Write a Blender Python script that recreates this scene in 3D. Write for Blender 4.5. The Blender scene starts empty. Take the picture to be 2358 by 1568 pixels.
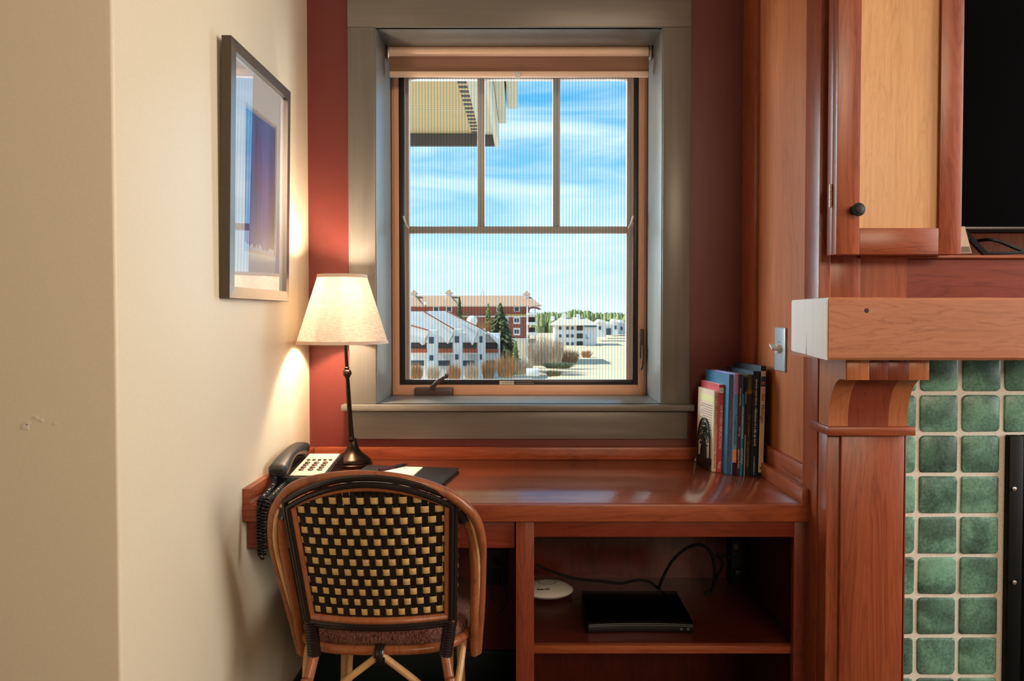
import bpy, bmesh, math, random
from mathutils import Vector, Matrix, Euler
random.seed(7)
S = bpy.context.scene
COL = S.collection
PI = math.pi
# ------------------------------------------------------------------ camera
F, CX, CY, EYE = 1750.0, 1205.0, 765.0, 1.226       # focal length and principal point for a 2358 x 1568 frame
PITCH = math.atan(43.0 / F)
cd = bpy.data.cameras.new('camera'); cam = bpy.data.objects.new('camera', cd); COL.objects.link(cam)
cam.location = (0, 0, EYE); cam.rotation_euler = (PI/2 - PITCH, 0, 0)
cd.sensor_width = 36; cd.lens = F / 2358 * 36
cd.shift_x = -(CX - 1179) / 2358; cd.shift_y = (CY - 784) / 2358
cd.clip_start = 0.02; cd.clip_end = 3000
S.camera = cam
# ------------------------------------------------------------------ view
S.view_settings.view_transform = 'Standard'; S.view_settings.look = 'None'
S.view_settings.exposure = 0.0; S.view_settings.gamma = 1.0
S.view_settings.use_curve_mapping = False
# ------------------------------------------------------------------ sky
def lin(r, g, b):
    f = lambda c: (c/255/12.92) if c/255 <= .04045 else ((c/255+.055)/1.055)**2.4
    return (f(r), f(g), f(b), 1)
W = bpy.data.worlds.new('world'); S.world = W; W.use_nodes = True
nt = W.node_tree; nt.nodes.clear()
def N(t, ty, **kw):
    n = t.nodes.new(ty)
    for k, v in kw.items():
        if k in n.inputs.keys() if hasattr(n.inputs, 'keys') else False: n.inputs[k].default_value = v
        else: setattr(n, k, v)
    return n
tc = N(nt, 'ShaderNodeTexCoord'); sep = N(nt, 'ShaderNodeSeparateXYZ'); nt.links.new(tc.outputs['Generated'], sep.inputs[0])
ramp = N(nt, 'ShaderNodeValToRGB'); nt.links.new(sep.outputs['Z'], ramp.inputs[0])
e = ramp.color_ramp.elements
e[0].position = 0.0; e[0].color = lin(226, 238, 244)
e[1].position = 0.55; e[1].color = lin(58, 148, 205)
x = ramp.color_ramp.elements.new(0.10); x.color = lin(176, 216, 236)
x = ramp.color_ramp.elements.new(0.24); x.color = lin(92, 178, 222)
mp = N(nt, 'ShaderNodeMapping'); mp.inputs['Scale'].default_value = (2.2, 1.2, 9.0); mp.inputs['Location'].default_value = (.3, 0, .35)
nt.links.new(tc.outputs['Generated'], mp.inputs[0])
cl = N(nt, 'ShaderNodeTexNoise'); cl.inputs['Scale'].default_value = 1.6; cl.inputs['Detail'].default_value = 7; cl.inputs['Roughness'].default_value = .55
cl.inputs['Distortion'].default_value = .5
nt.links.new(mp.outputs[0], cl.inputs['Vector'])
cr = N(nt, 'ShaderNodeValToRGB'); cr.color_ramp.elements[0].position = .42; cr.color_ramp.elements[1].position = .72
nt.links.new(cl.outputs['Fac'], cr.inputs[0])
mx = N(nt, 'ShaderNodeMixRGB'); mx.inputs[2].default_value = lin(240, 246, 250)
nt.links.new(cr.outputs[0], mx.inputs[0]); nt.links.new(ramp.outputs[0], mx.inputs[1])
bg = N(nt, 'ShaderNodeBackground'); bg.inputs['Strength'].default_value = 1.5
out = N(nt, 'ShaderNodeOutputWorld'); nt.links.new(mx.outputs[0], bg.inputs[0]); nt.links.new(bg.outputs[0], out.inputs[0])
# ------------------------------------------------------------------ sun, daylight from the right and added fill lamps
def light(name, ty, energy, color, loc, target=None, **kw):
    l = bpy.data.lights.new(name, ty); l.energy = energy; l.color = color
    for k, v in kw.items(): setattr(l, k, v)
    o = bpy.data.objects.new(name, l); COL.objects.link(o); o.location = loc
    if target is not None:
        o.rotation_euler = (Vector(target) - Vector(loc)).to_track_quat('-Z', 'Y').to_euler()
    return o
light('sun', 'SUN', 9, (1, .95, .87), (-40, 20, 60), target=(-40+36, 20+3, 60-30), angle=.009)
light('daylight_right', 'AREA', 58, (1, .975, .94), (3.1, .98, 1.75), target=(-.8, 1.62, 1.25), shape='RECTANGLE', size=1.7, size_y=1.7, spread=2.4)
light('fill_rear', 'AREA', 36, (1, .75, .52), (1.5, -2.5, 2.35), target=(.75, 2.0, 1.2), shape='RECTANGLE', size=2.2, size_y=.8, spread=1.9)  # added warm fill lamp behind the camera, brightening the chimney side
light('window_fill_left', 'AREA', 75, (.90, .96, 1), (-1.10, 3.40, 1.75), target=(.65, 2.0, 1.35), shape='RECTANGLE', size=.65, size_y=1.2)  # added lamp outside, out of view, boosting window light on the right panel
light('window_fill_right', 'AREA', 44, (.86, .94, 1), (1.15, 3.40, 1.75), target=(-.65, 1.9, 1.4), shape='RECTANGLE', size=.65, size_y=1.2)  # its added, unseen counterpart, boosting window light on the left wall

# ------------------------------------------------------------------ helpers
def ray(u, v):
    a = (u - CX) / F; b = -(v - CY) / F
    return Vector((a, math.cos(PITCH) + b*math.sin(PITCH), -math.sin(PITCH) + b*math.cos(PITCH)))
def at(u, v, Y):
    d = ray(u, v); return Vector((0, 0, EYE)) + d * (Y / d.y)
def onz(u, v, Z):
    d = ray(u, v); return Vector((0, 0, EYE)) + d * ((Z - EYE) / d.z)
def onx(u, v, X):
    d = ray(u, v); return Vector((0, 0, EYE)) + d * (X / d.x)
MW = {}
def link(o, parent=None, local=Matrix.Identity(4)):
    COL.objects.link(o)
    if parent is not None: o.parent = parent
    MW[o.name] = (MW[parent.name] if parent is not None else Matrix.Identity(4)) @ local
    return o
def thing(name, label, cat, loc=(0, 0, 0), rot=(0, 0, 0), group=None):
    o = bpy.data.objects.new(name, None); o.empty_display_size = .05
    o.location = loc; o.rotation_euler = rot
    link(o, None, Matrix.Translation(loc) @ Euler(rot).to_matrix().to_4x4())
    o['label'] = label; o['category'] = cat
    if group: o['group'] = group
    return o
def tag(o, label, cat, group=None, kind=None):
    o['label'] = label; o['category'] = cat
    if group: o['group'] = group
    if kind: o['kind'] = kind
    return o
def obj(name, bm, mat, parent=None, local=False, smooth=True, ang=35, origin=None):
    """one mesh object; vertices are given in world space unless local"""
    if not local and parent is not None: bm.transform(MW[parent.name].inverted())
    me = bpy.data.meshes.new(name)
    if origin is not None and parent is None: bm.transform(Matrix.Translation(-Vector(origin)))
    bmesh.ops.recalc_face_normals(bm, faces=bm.faces[:])
    bm.to_mesh(me); bm.free()
    mats = mat if isinstance(mat, (list, tuple)) else [mat]
    for m in mats: me.materials.append(m)
    if smooth:
        me.polygons.foreach_set('use_smooth', [True]*len(me.polygons))
        me.set_sharp_from_angle(angle=math.radians(ang))
    o = bpy.data.objects.new(name, me)
    if origin is not None and parent is None: o.location = origin; return link(o, None, Matrix.Translation(origin))
    return link(o, parent)
def struct(name, bm, mat, parent=None, **kw):
    o = obj(name, bm, mat, parent, **kw)
    if parent is None: o['kind'] = 'structure'
    return o
def nb(): return bmesh.new()
def box(bm, x0, x1, y0, y1, z0, z1, bev=0, seg=2, mi=0, M=None):
    vs = [bm.verts.new((x, y, z)) for x in (x0, x1) for y in (y0, y1) for z in (z0, z1)]
    fs = [bm.faces.new([vs[i] for i in q]) for q in ((0,1,3,2),(4,6,7,5),(0,4,5,1),(2,3,7,6),(0,2,6,4),(1,5,7,3))]
    for f in fs: f.material_index = mi
    if bev:
        es = list({e for f in fs for e in f.edges})
        r = bmesh.ops.bevel(bm, geom=es, offset=bev, segments=seg, profile=.5, affect='EDGES')
        vs = list({v for f in r['faces'] for v in f.verts} | {v for v in vs if v.is_valid})
        for f in r['faces']: f.material_index = mi
    if M is not None: bmesh.ops.transform(bm, matrix=M, verts=[v for v in vs if v.is_valid])
    return bm
def B(*a, **k): return box(nb(), *a, **k)
def tube(bm, pts, r, seg=10, closed=False, cap=True, mi=0):
    pts = [Vector(p) for p in pts]; n = len(pts)
    rr = r if isinstance(r, (list, tuple)) else [r]*n
    rings = []; up = None
    for i, p in enumerate(pts):
        a = pts[(i-1) % n] if (closed or i > 0) else pts[i]
        b = pts[(i+1) % n] if (closed or i < n-1) else pts[i]
        t = (b - a).normalized()
        if up is None:
            up = Vector((0, 0, 1)) if abs(t.z) < .9 else Vector((0, 1, 0))
        s = t.cross(up).normalized(); up = s.cross(t).normalized()
        rings.append([bm.verts.new(p + (s*math.cos(2*PI*k/seg) + up*math.sin(2*PI*k/seg))*rr[i]) for k in range(seg)])
    for i in range(n if closed else n-1):
        A, Bq = rings[i], rings[(i+1) % n]
        for k in range(seg):
            f = bm.faces.new((A[k], A[(k+1) % seg], Bq[(k+1) % seg], Bq[k])); f.material_index = mi
    if cap and not closed:
        bm.faces.new(rings[0]).material_index = mi; bm.faces.new(rings[-1]).material_index = mi
    return bm
def spline(pts, n=8, closed=False):
    pts = [Vector(p) for p in pts]; m = len(pts); out = []
    for i in range(m if closed else m-1):
        g = lambda k: pts[k % m] if closed else pts[min(max(k, 0), m-1)]
        p0, p1, p2, p3 = g(i-1), g(i), g(i+1), g(i+2)
        for j in range(n):
            t = j/n
            out.append(.5*((2*p1)+(p2-p0)*t+(2*p0-5*p1+4*p2-p3)*t*t+(3*p1-p0-3*p2+p3)*t**3))
    if not closed: out.append(pts[-1])
    return out
def helix(path, R, turns, per=10):
    """coil of radius R around a path"""
    pts = [Vector(p) for p in path]; L = [0]
    for a, b in zip(pts, pts[1:]): L.append(L[-1] + (b-a).length)
    n = int(turns*per); res = []; up = Vector((0, 0, 1)); j = 0
    t0 = (pts[1]-pts[0]).normalized()
    if abs(t0.z) > .9: up = Vector((0, 1, 0))
    for i in range(n+1):
        d = L[-1]*i/n
        while j < len(L)-2 and L[j+1] < d: j += 1
        q = (d-L[j])/max(L[j+1]-L[j], 1e-9); p = pts[j].lerp(pts[j+1], q)
        t = (pts[j+1]-pts[j]).normalized(); s = t.cross(up).normalized(); up = s.cross(t).normalized()
        a = 2*PI*i/per; res.append(p + (s*math.cos(a)+up*math.sin(a))*R)
    return res
def lathe(bm, prof, seg=32, M=None, mi=0):
    rings = []; new = []
    for r, z in prof:
        if r < 1e-6: ring = [bm.verts.new((0, 0, z))]
        else: ring = [bm.verts.new((r*math.cos(2*PI*k/seg), r*math.sin(2*PI*k/seg), z)) for k in range(seg)]
        rings.append(ring); new += ring
    for A, C in zip(rings, rings[1:]):
        for k in range(seg):
            q = [A[k % len(A)], A[(k+1) % len(A)], C[(k+1) % len(C)], C[k % len(C)]]
            u = []
            for v in q:
                if v not in u: u.append(v)
            if len(u) > 2: bm.faces.new(u).material_index = mi
    if M is not None: bmesh.ops.transform(bm, matrix=M, verts=new)
    return bm
def prism(bm, poly, vec, mi=0):
    """extrude a polygon of 3-D points along a vector"""
    a = [bm.verts.new(p) for p in poly]; b = [bm.verts.new(Vector(p)+Vector(vec)) for p in poly]; n = len(poly)
    bm.faces.new(a).material_index = mi; bm.faces.new(b[::-1]).material_index = mi
    for i in range(n): bm.faces.new((a[i], a[(i+1) % n], b[(i+1) % n], b[i])).material_index = mi
    return bm
def loft(bm, secs, cap=True, mi=0):
    R = [[bm.verts.new(p) for p in s] for s in secs]; n = len(R[0])
    for A, C in zip(R, R[1:]):
        for k in range(n): bm.faces.new((A[k], A[(k+1) % n], C[(k+1) % n], C[k])).material_index = mi
    if cap: bm.faces.new(R[0]).material_index = mi; bm.faces.new(R[-1][::-1]).material_index = mi
    return bm
def text(body, size, M, mat, parent, name='lettering', align='CENTER', ext=.0002, sx=1.0):
    """flat lettering; M maps the text plane (x right, y up, z to the viewer) into the parent's space"""
    c = bpy.data.curves.new('lettering', 'FONT'); c.body = body; c.size = size; c.align_x = align; c.align_y = 'CENTER'; c.extrude = ext
    c.resolution_u = 2
    o = bpy.data.objects.new('lettering', c); COL.objects.link(o)
    dg = bpy.context.evaluated_depsgraph_get(); dg.update()
    me = bpy.data.meshes.new_from_object(o.evaluated_get(dg)); bpy.data.objects.remove(o)
    me.transform(M @ Matrix.Diagonal((sx, 1, 1, 1))); me.materials.clear(); me.materials.append(mat)
    t = bpy.data.objects.new(name, me); return link(t, parent)
def basis(xv, yv, o):
    xv = Vector(xv).normalized(); yv = Vector(yv).normalized(); zv = xv.cross(yv)
    M = Matrix((xv, yv, zv)).transposed().to_4x4(); M.translation = Vector(o); return M
# ------------------------------------------------------------------ materials
def mat(name, color=(.8, .8, .8, 1), rough=.5, metal=0, spec=.5, coat=0, coat_r=.1, emit=None, es=0, ior=1.45):
    m = bpy.data.materials.new(name); m.use_nodes = True
    b = m.node_tree.nodes['Principled BSDF']
    b.inputs['Base Color'].default_value = color; b.inputs['Roughness'].default_value = rough
    b.inputs['Metallic'].default_value = metal; b.inputs['Specular IOR Level'].default_value = spec
    b.inputs['Coat Weight'].default_value = coat; b.inputs['Coat Roughness'].default_value = coat_r
    b.inputs['IOR'].default_value = ior
    if emit: b.inputs['Emission Color'].default_value = emit; b.inputs['Emission Strength'].default_value = es
    return m
def coords(t, scale=(1, 1, 1), rnd=True, kind='Object'):
    tc = N(t, 'ShaderNodeTexCoord'); mp = N(t, 'ShaderNodeMapping'); mp.inputs['Scale'].default_value = scale
    if rnd:
        oi = N(t, 'ShaderNodeObjectInfo'); m = N(t, 'ShaderNodeMath', operation='MULTIPLY'); m.inputs[1].default_value = 7.3
        va = N(t, 'ShaderNodeVectorMath', operation='ADD')
        t.links.new(oi.outputs['Random'], m.inputs[0]); t.links.new(tc.outputs[kind], va.inputs[0]); t.links.new(m.outputs[0], va.inputs[1])
        t.links.new(va.outputs[0], mp.inputs[0])
    else: t.links.new(tc.outputs[kind], mp.inputs[0])
    return mp.outputs[0]
def ramp_node(t, fac, stops):
    r = N(t, 'ShaderNodeValToRGB'); el = r.color_ramp.elements
    el[0].position, el[0].color = stops[0]; el[1].position, el[1].color = stops[-1]
    for p, c in stops[1:-1]:
        q = el.new(p); q.color = c
    t.links.new(fac, r.inputs[0]); return r.outputs[0]
def noise(t, vec, scale=1, detail=4, rough=.5, dist=0):
    n = N(t, 'ShaderNodeTexNoise'); n.inputs['Scale'].default_value = scale; n.inputs['Detail'].default_value = detail
    n.inputs['Roughness'].default_value = rough; n.inputs['Distortion'].default_value = dist
    t.links.new(vec, n.inputs['Vector']); return n.outputs['Fac']
def mixc(t, fac, a, b, mode='MIX'):
    m = N(t, 'ShaderNodeMixRGB', blend_type=mode)
    for i, x in enumerate((fac, a, b)):
        if hasattr(x, 'links') or hasattr(x, 'is_linked'): t.links.new(x, m.inputs[i])
        else: m.inputs[i].default_value = x
    return m.outputs[0]
def bump(t, b, h, strength=.1, dist=.002):
    n = N(t, 'ShaderNodeBump'); n.inputs['Strength'].default_value = strength; n.inputs['Distance'].default_value = dist
    t.links.new(h, n.inputs['Height']); t.links.new(n.outputs[0], b.inputs['Normal'])
def wood(name, dark, mid, light_, axis='Z', rough=.32, spec=.5, wild=1.0, coat=0):
    m = mat(name, rough=rough, spec=spec, coat=coat, coat_r=.12); t = m.node_tree; b = t.nodes['Principled BSDF']
    k = 'XYZ'.index(axis)
    s1 = [9.0]*3; s1[k] = .9
    s2 = [150.0]*3; s2[k] = 5
    s3 = [3.0]*3; s3[k] = 1.6
    f1 = noise(t, coords(t, s1), 1.0, 5, .55, 1.6*wild)
    w = N(t, 'ShaderNodeMath', operation='MULTIPLY'); w.inputs[1].default_value = 7.0; t.links.new(f1, w.inputs[0])
    fr = N(t, 'ShaderNodeMath', operation='PINGPONG'); fr.inputs[1].default_value = .5; t.links.new(w.outputs[0], fr.inputs[0])
    fr2 = N(t, 'ShaderNodeMath', operation='MULTIPLY'); fr2.inputs[1].default_value = 2; t.links.new(fr.outputs[0], fr2.inputs[0])
    c1 = ramp_node(t, fr2.outputs[0], [(0, dark), (.12, mid), (.6, light_), (1, mid)])
    f2 = noise(t, coords(t, s2), 1.0, 3, .6)
    c2 = ramp_node(t, f2, [(.3, (.80, .78, .76, 1)), (.7, (1, 1, 1, 1))])
    f3 = noise(t, coords(t, s3), 1.0, 2, .5)
    c3 = ramp_node(t, f3, [(.3, (.74, .72, .70, 1)), (.7, (1.0, 1.0, 1.0, 1))])
    base = ramp_node(t, f1, [(.25, mid), (.75, light_)])
    c = mixc(t, .42, base, c1); c = mixc(t, .7, c, c2, 'MULTIPLY'); c = mixc(t, .8, c, c3, 'MULTIPLY')
    t.links.new(c, b.inputs['Base Color'])
    bump(t, b, f2, .04, .001)
    return m
def painted(name, color, rough=.5, grain=None, amt=.06, bs=.05, scale=60, spec=.5):
    m = mat(name, color, rough, spec=spec); t = m.node_tree; b = t.nodes['Principled BSDF']
    sc = [scale]*3
    if grain: sc = [110.0]*3; sc['XYZ'.index(grain)] = 3.0
    f = noise(t, coords(t, sc, rnd=False), 1, 4, .6)
    lo = tuple(c*(1-amt*2) for c in color[:3]) + (1,); hi = tuple(min(1, c*(1+amt)) for c in color[:3]) + (1,)
    t.links.new(ramp_node(t, f, [(.3, lo), (.7, hi)]), b.inputs['Base Color'])
    bump(t, b, f, bs, .002); return m
M_cream = painted('cream_paint', lin(226, 212, 184), .42, amt=.015, bs=.05, scale=160)
M_red = painted('oxblood_paint', lin(104, 43, 38), .42, amt=.02, bs=.05, scale=160)
M_ceil = painted('ceiling_paint', lin(232, 226, 214), .8, amt=.01)
M_floor = painted('floor_carpet', lin(88, 74, 60), .95, amt=.15, bs=.3, scale=300)
M_base = painted('dark_green_paint', lin(24, 38, 38), .4, amt=.05)
M_trimV = painted('grey_trim_paint_vertical', lin(112, 108, 101), .34, 'Z', .05, .02, spec=.6)
M_trimH = painted('grey_trim_paint_horizontal', lin(112, 108, 101), .34, 'X', .05, .02, spec=.6)
M_frame = painted('peach_window_vinyl', lin(226, 174, 142), .35, amt=.01, bs=.0)
M_sash = painted('taupe_sash', lin(206, 182, 168), .5, amt=.02)
M_screenfr = mat('charcoal_metal', lin(38, 34, 34), .35, spec=.5)
cD, cM, cL = lin(84, 32, 18), lin(136, 63, 38), lin(172, 92, 57)
M_woodX = wood('cherry_wood_along_x', cD, cM, cL, 'X')
M_woodY = wood('cherry_wood_along_y', cD, cM, cL, 'Y')
M_woodZ = wood('cherry_wood_along_z', cD, cM, cL, 'Z')
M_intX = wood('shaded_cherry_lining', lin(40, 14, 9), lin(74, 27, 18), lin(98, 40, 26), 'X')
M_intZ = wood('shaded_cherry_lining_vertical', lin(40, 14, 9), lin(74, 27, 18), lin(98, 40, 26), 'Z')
M_top = wood('cherry_desktop', lin(104, 44, 28), lin(140, 72, 50), lin(158, 86, 62), 'X', rough=.22, wild=.6, coat=.6)
M_dim = wood('deep_red_cherry', lin(70, 26, 16), lin(116, 46, 30), lin(142, 62, 40), 'X')
M_dimZ = wood('deep_red_cherry_vertical', lin(72, 27, 16), lin(120, 50, 32), (.305, .065, .026, 1), 'Z')
M_panelZ = wood('cherry_panel', lin(136, 70, 42), lin(182, 106, 66), lin(204, 128, 84), 'Z', wild=.7)
M_blond = wood('blond_maple_panel', lin(198, 140, 88), lin(216, 160, 108), lin(228, 176, 124), 'Z', wild=1.8)
M_beam = wood('mantel_wood', lin(116, 62, 38), lin(176, 108, 72), lin(196, 128, 90), 'X', rough=.5, wild=2.0)
M_beamend = painted('pale_end_grain', lin(244, 243, 241), .45, 'Z', .02)
M_lamA = wood('light_cherry_strip', lin(140, 76, 44), lin(176, 104, 66), lin(192, 122, 80), 'Z')
M_lamB = wood('dark_cherry_strip', lin(84, 36, 22), lin(120, 56, 36), lin(140, 68, 46), 'Z')
M_black = mat('black_plastic', lin(14, 14, 16), .35)
M_blackm = mat('matte_black', lin(12, 12, 13), .6)
M_iron = mat('black_iron', lin(10, 10, 10), .5)
M_bronze = mat('oiled_bronze', lin(52, 40, 32), .28, metal=.9)
M_brownplastic = mat('brown_plastic', lin(84, 66, 60), .35)
M_white = mat('white_plastic', lin(226, 222, 216), .35)
M_cable = mat('black_cable', lin(8, 9, 10), .6, spec=.25)
M_nickel = mat('satin_nickel', lin(190, 186, 180), .35, metal=.9)
M_ink = mat('black_ink', lin(20, 20, 22), .6)
M_gold = mat('gold_ink', lin(190, 150, 70), .5)
M_cream_ink = mat('cream_ink', lin(240, 228, 208), .6)
M_paper = painted('white_paper', lin(236, 228, 214), .7, amt=.02)

# ================================================================== the room shell
XL, XR = -.686, .712          # alcove side walls
YW = 2.433                    # window wall
YF = 1.81                     # chimney breast face
ZD = .76                      # desk height
YD = 1.841                    # desk front edge
struct('floor', B(-3.2, 3.6, -3.2, YW+.4, -.1, 0), M_floor, smooth=False)
struct('ceiling', B(-3.2, 3.6, -3.2, YW+.4, 2.62, 2.72), M_ceil, smooth=False)
# left wall: a corner that stands forward of the alcove
wl = struct('wall_left', B(-3.2, XL, 1.282, YW+.4, 0, 2.62, bev=.006, seg=3), M_cream)
struct('wall_far_left', B(-3.3, -3.2, -3.2, 1.282, 0, 2.62), M_cream, smooth=False)
struct('wall_rear', B(-3.2, 3.6, -3.3, -3.2, 0, 2.62), M_cream, smooth=False)
struct('wall_far_right', B(3.6, 3.7, -3.2, YW+.4, 0, 2.62), M_cream, smooth=False)
# chips in the paint of the left wall
bm = nb()
for (u, v, r) in ((58, 982, .008), (64, 975, .005), (84, 962, .004), (97, 968, .003), (128, 976, .002), (420, 1560, .004)):
    if u > 270: continue
    p = at(u, v, 1.2815)
    pts = [p + Vector((math.cos(a)*r*random.uniform(.5, 1.2), 0, math.sin(a)*r*random.uniform(.4, 1))) for a in [2*PI*i/9 for i in range(9)]]
    prism(bm, pts, (0, -.0008, 0))
obj('paint_chip', bm, M_ceil, wl, smooth=False)
# window wall with its opening
WX0, WX1, WZ0, WZ1 = -.4647, .437, .938, at(1200, 62, 2.413).z
bm = nb()
box(bm, XL-.2, WX0-.012, YW, YW+.36, 0, 2.62); box(bm, WX1+.012, XR+.5, YW, YW+.36, 0, 2.62)
box(bm, WX0-.012, WX1+.012, YW, YW+.36, 0, WZ0-.02); box(bm, WX0-.012, WX1+.012, YW, YW+.36, WZ1+.012, 2.62)
struct('wall_window', bm, M_red, smooth=False)
struct('baseboard_left', B(XL, XL+.014, 1.282, YW, 0, .135, bev=.003), M_base)
struct('baseboard_window', B(XL+.014, -.01, YW-.014, YW, 0, .140, bev=.003), M_base)

# ------------------------------------------------------------------ window casing
YC = 2.413
xo0, xo1 = at(802, 500, YC).x, at(1590, 500, YC).x
tr = struct('trim_1', B(xo0, xo1, YC, YW+.001, WZ1, WZ1+.17, bev=.002), M_trimH)       # head casing
struct('trim_2', B(xo0, WX0-.004, YC, YW+.001, WZ0, WZ1, bev=.002), M_trimV)
struct('trim_3', B(WX1+.004, xo1, YC, YW+.001, WZ0, WZ1, bev=.002), M_trimV)
YS = 2.385
struct('trim_4', B(at(785, 935, YS).x, at(1599, 935, YS).x, YS, YW, WZ0-.019, WZ0, bev=.002), M_trimH)     # stool
struct('trim_5', B(at(804, 980, 2.418).x, at(1583, 980, 2.418).x, 2.418, YW+.001, at(1200, 1011, 2.418).z, WZ0-.019, bev=.0015), M_trimH)
# jamb liner
M_jamb = painted('grey_reveal_paint', lin(116, 114, 108), .36, 'Z', .04, .02, spec=1.0)
bm = nb(); YG = 2.69
box(bm, WX0-.012, WX0, YC+.006, YG+.1, WZ0, WZ1, bev=.002); struct('trim_6', bm, M_jamb)
bm = nb(); box(bm, WX1, WX1+.012, YC+.006, YG+.1, WZ0, WZ1, bev=.002); struct('trim_7', bm, M_jamb)
bm = nb(); box(bm, WX0-.012, WX1+.012, YC+.006, YG+.1, WZ1, WZ1+.012, bev=.002); struct('trim_8', bm, M_jamb)
bm = nb(); box(bm, WX0-.012, WX1+.012, YC-.001, YG+.1, WZ0-.02, WZ0, bev=.001); struct('trim_9', bm, M_trimH)
# ------------------------------------------------------------------ window unit
M_glass = bpy.data.materials.new('window_glass'); M_glass.use_nodes = True
t = M_glass.node_tree; t.nodes.clear()
tr_ = N(t, 'ShaderNodeBsdfTransparent'); gl = N(t, 'ShaderNodeBsdfGlossy'); gl.inputs['Roughness'].default_value = .02
fl = N(t, 'ShaderNodeLayerWeight'); fl.inputs['Blend'].default_value = .5
fp = N(t, 'ShaderNodeMath', operation='POWER'); fp.inputs[1].default_value = 4.0; t.links.new(fl.outputs['Facing'], fp.inputs[0])
fr = N(t, 'ShaderNodeMath', operation='MULTIPLY_ADD'); fr.inputs[1].default_value = 0.6; fr.inputs[2].default_value = 0.0; t.links.new(fp.outputs[0], fr.inputs[0])
ms = N(t, 'ShaderNodeMixShader'); mo = N(t, 'ShaderNodeOutputMaterial')
t.links.new(fr.outputs[0], ms.inputs[0]); t.links.new(tr_.outputs[0], ms.inputs[1]); t.links.new(gl.outputs[0], ms.inputs[2]); t.links.new(ms.outputs[0], mo.inputs[0])
M_mesh = bpy.data.materials.new('insect_screen_weave'); M_mesh.use_nodes = True
t = M_mesh.node_tree; t.nodes.clear()
wv = N(t, 'ShaderNodeTexWave', wave_type='BANDS', bands_direction='X'); wv.inputs['Scale'].default_value = 29
wv.inputs['Distortion'].default_value = .9; wv.inputs['Detail'].default_value = 1; wv.inputs['Detail Scale'].default_value = .12
mpv = coords(t, (1, 1, .12), rnd=False); t.links.new(mpv, wv.inputs['Vector'])
wz = N(t, 'ShaderNodeTexWave', wave_type='BANDS', bands_direction='Z'); wz.inputs['Scale'].default_value = 46
wz.inputs['Distortion'].default_value = .3
t.links.new(coords(t, (1, 1, 1), rnd=False), wz.inputs['Vector'])
c = ramp_node(t, wv.outputs['Fac'], [(.15, (.50, .77, .90, 1)), (.55, (.97, .965, .95, 1))])
c2 = ramp_node(t, wz.outputs['Fac'], [(.1, (.90, .92, .94, 1)), (.6, (1, 1, 1, 1))])
tp = N(t, 'ShaderNodeBsdfTransparent'); t.links.new(mixc(t, 1.0, c, c2, 'MULTIPLY'), tp.inputs[0])
df = N(t, 'ShaderNodeBsdfDiffuse'); df.inputs[0].default_value = (.30, .30, .31, 1)
ms = N(t, 'ShaderNodeMixShader'); ms.inputs[0].default_value = .06; mo = N(t, 'ShaderNodeOutputMaterial')
t.links.new(tp.outputs[0], ms.inputs[1]); t.links.new(df.outputs[0], ms.inputs[2]); t.links.new(ms.outputs[0], mo.inputs[0])

ZB = WZ0                                      # bottom of frame
def fr_box(x0, x1, z0, z1, w0, w1, wt, wb, y0, y1, bev=.002):
    bm = nb(); box(bm, x0, x0+w0, y0, y1, z0, z1, bev=bev); box(bm, x1-w1, x1, y0, y1, z0, z1, bev=bev)
    box(bm, x0+w0, x1-w1, y0, y1, z1-wt, z1, bev=bev); box(bm, x0+w0, x1-w1, y0, y1, z0, z0+wb, bev=bev); return bm
fx0, fx1 = WX0+.001, WX1-.001
wx0, wx1 = at(919, 600, YG).x, at(1470, 600, YG).x
win = struct('window_1', fr_box(fx0, fx1, ZB, WZ1, wx0-fx0, fx1-wx1, .03, at(1200, 886, YG).z-ZB, YG, YG+.09), M_frame)
obj('inner_stop', fr_box(fx0+.009, fx1-.009, ZB+.0, WZ1-.01, .006, .006, .006, at(1200, 893, YG).z-ZB, YG-.004, YG+.01, bev=.001), M_frame, win)
sx0, sx1, sz0 = wx0, wx1, at(1200, 887, YG).z
bx0, bx1, bz0 = at(933, 600, YG+.01).x, at(1457, 600, YG+.01).x, at(1200, 874, YG+.01).z
sf = obj('screen_frame', fr_box(sx0, sx1, sz0, WZ1-.03, bx0-sx0, sx1-bx1, .016, bz0-sz0, YG+.004, YG+.016), M_screenfr, win)
bm = nb(); bm.faces.new([bm.verts.new(q) for q in ((bx0-.002, YG+.012, bz0-.002), (bx1+.002, YG+.012, bz0-.002), (bx1+.002, YG+.012, WZ1-.04), (bx0-.002, YG+.012, WZ1-.04))]); obj('insect_screen', bm, M_mesh, win, smooth=False)
# clips of the screen, lever and crank
for (u, sgn) in ((931, 1), (1456, -1)):
    a = at(u-2*sgn, 498, YG); b_ = at(u+2*sgn, 512, YG-.004); c_ = at(u+10*sgn, 526, YG+.002)
    obj('screen_clip', tube(nb(), spline([a, b_, c_], 5), [.0035]*6+[.0022]*5, 8), M_white, win)
YSs = YG+.055
px0, px1, pz0 = at(943, 600, YSs).x, at(1443, 600, YSs).x, at(1200, 872, YSs).z
sash = obj('sash', fr_box(bx0-.02, bx1+.02, bz0-.05, WZ1-.02, px0-bx0+.02, bx1+.02-px1, .04, pz0-bz0+.046, YSs, YSs+.03), M_sash, win)
mz0, mz1 = at(1200, 537, YSs).z, at(1200, 521, YSs).z
obj('meeting_rail', B(px0, px1, YSs, YSs+.03, mz0, mz1, bev=.003), M_sash, win)
for (ua, ub) in ((1099, 1116), (1273, 1290)):
    obj('muntin', B(at(ua, 350, YSs).x, at(ub, 350, YSs).x, YSs, YSs+.03, mz1, WZ1-.06, bev=.003), M_sash, win)
gx = [px0, at(1107, 350, YSs).x, at(1281, 350, YSs).x, px1]
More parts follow.
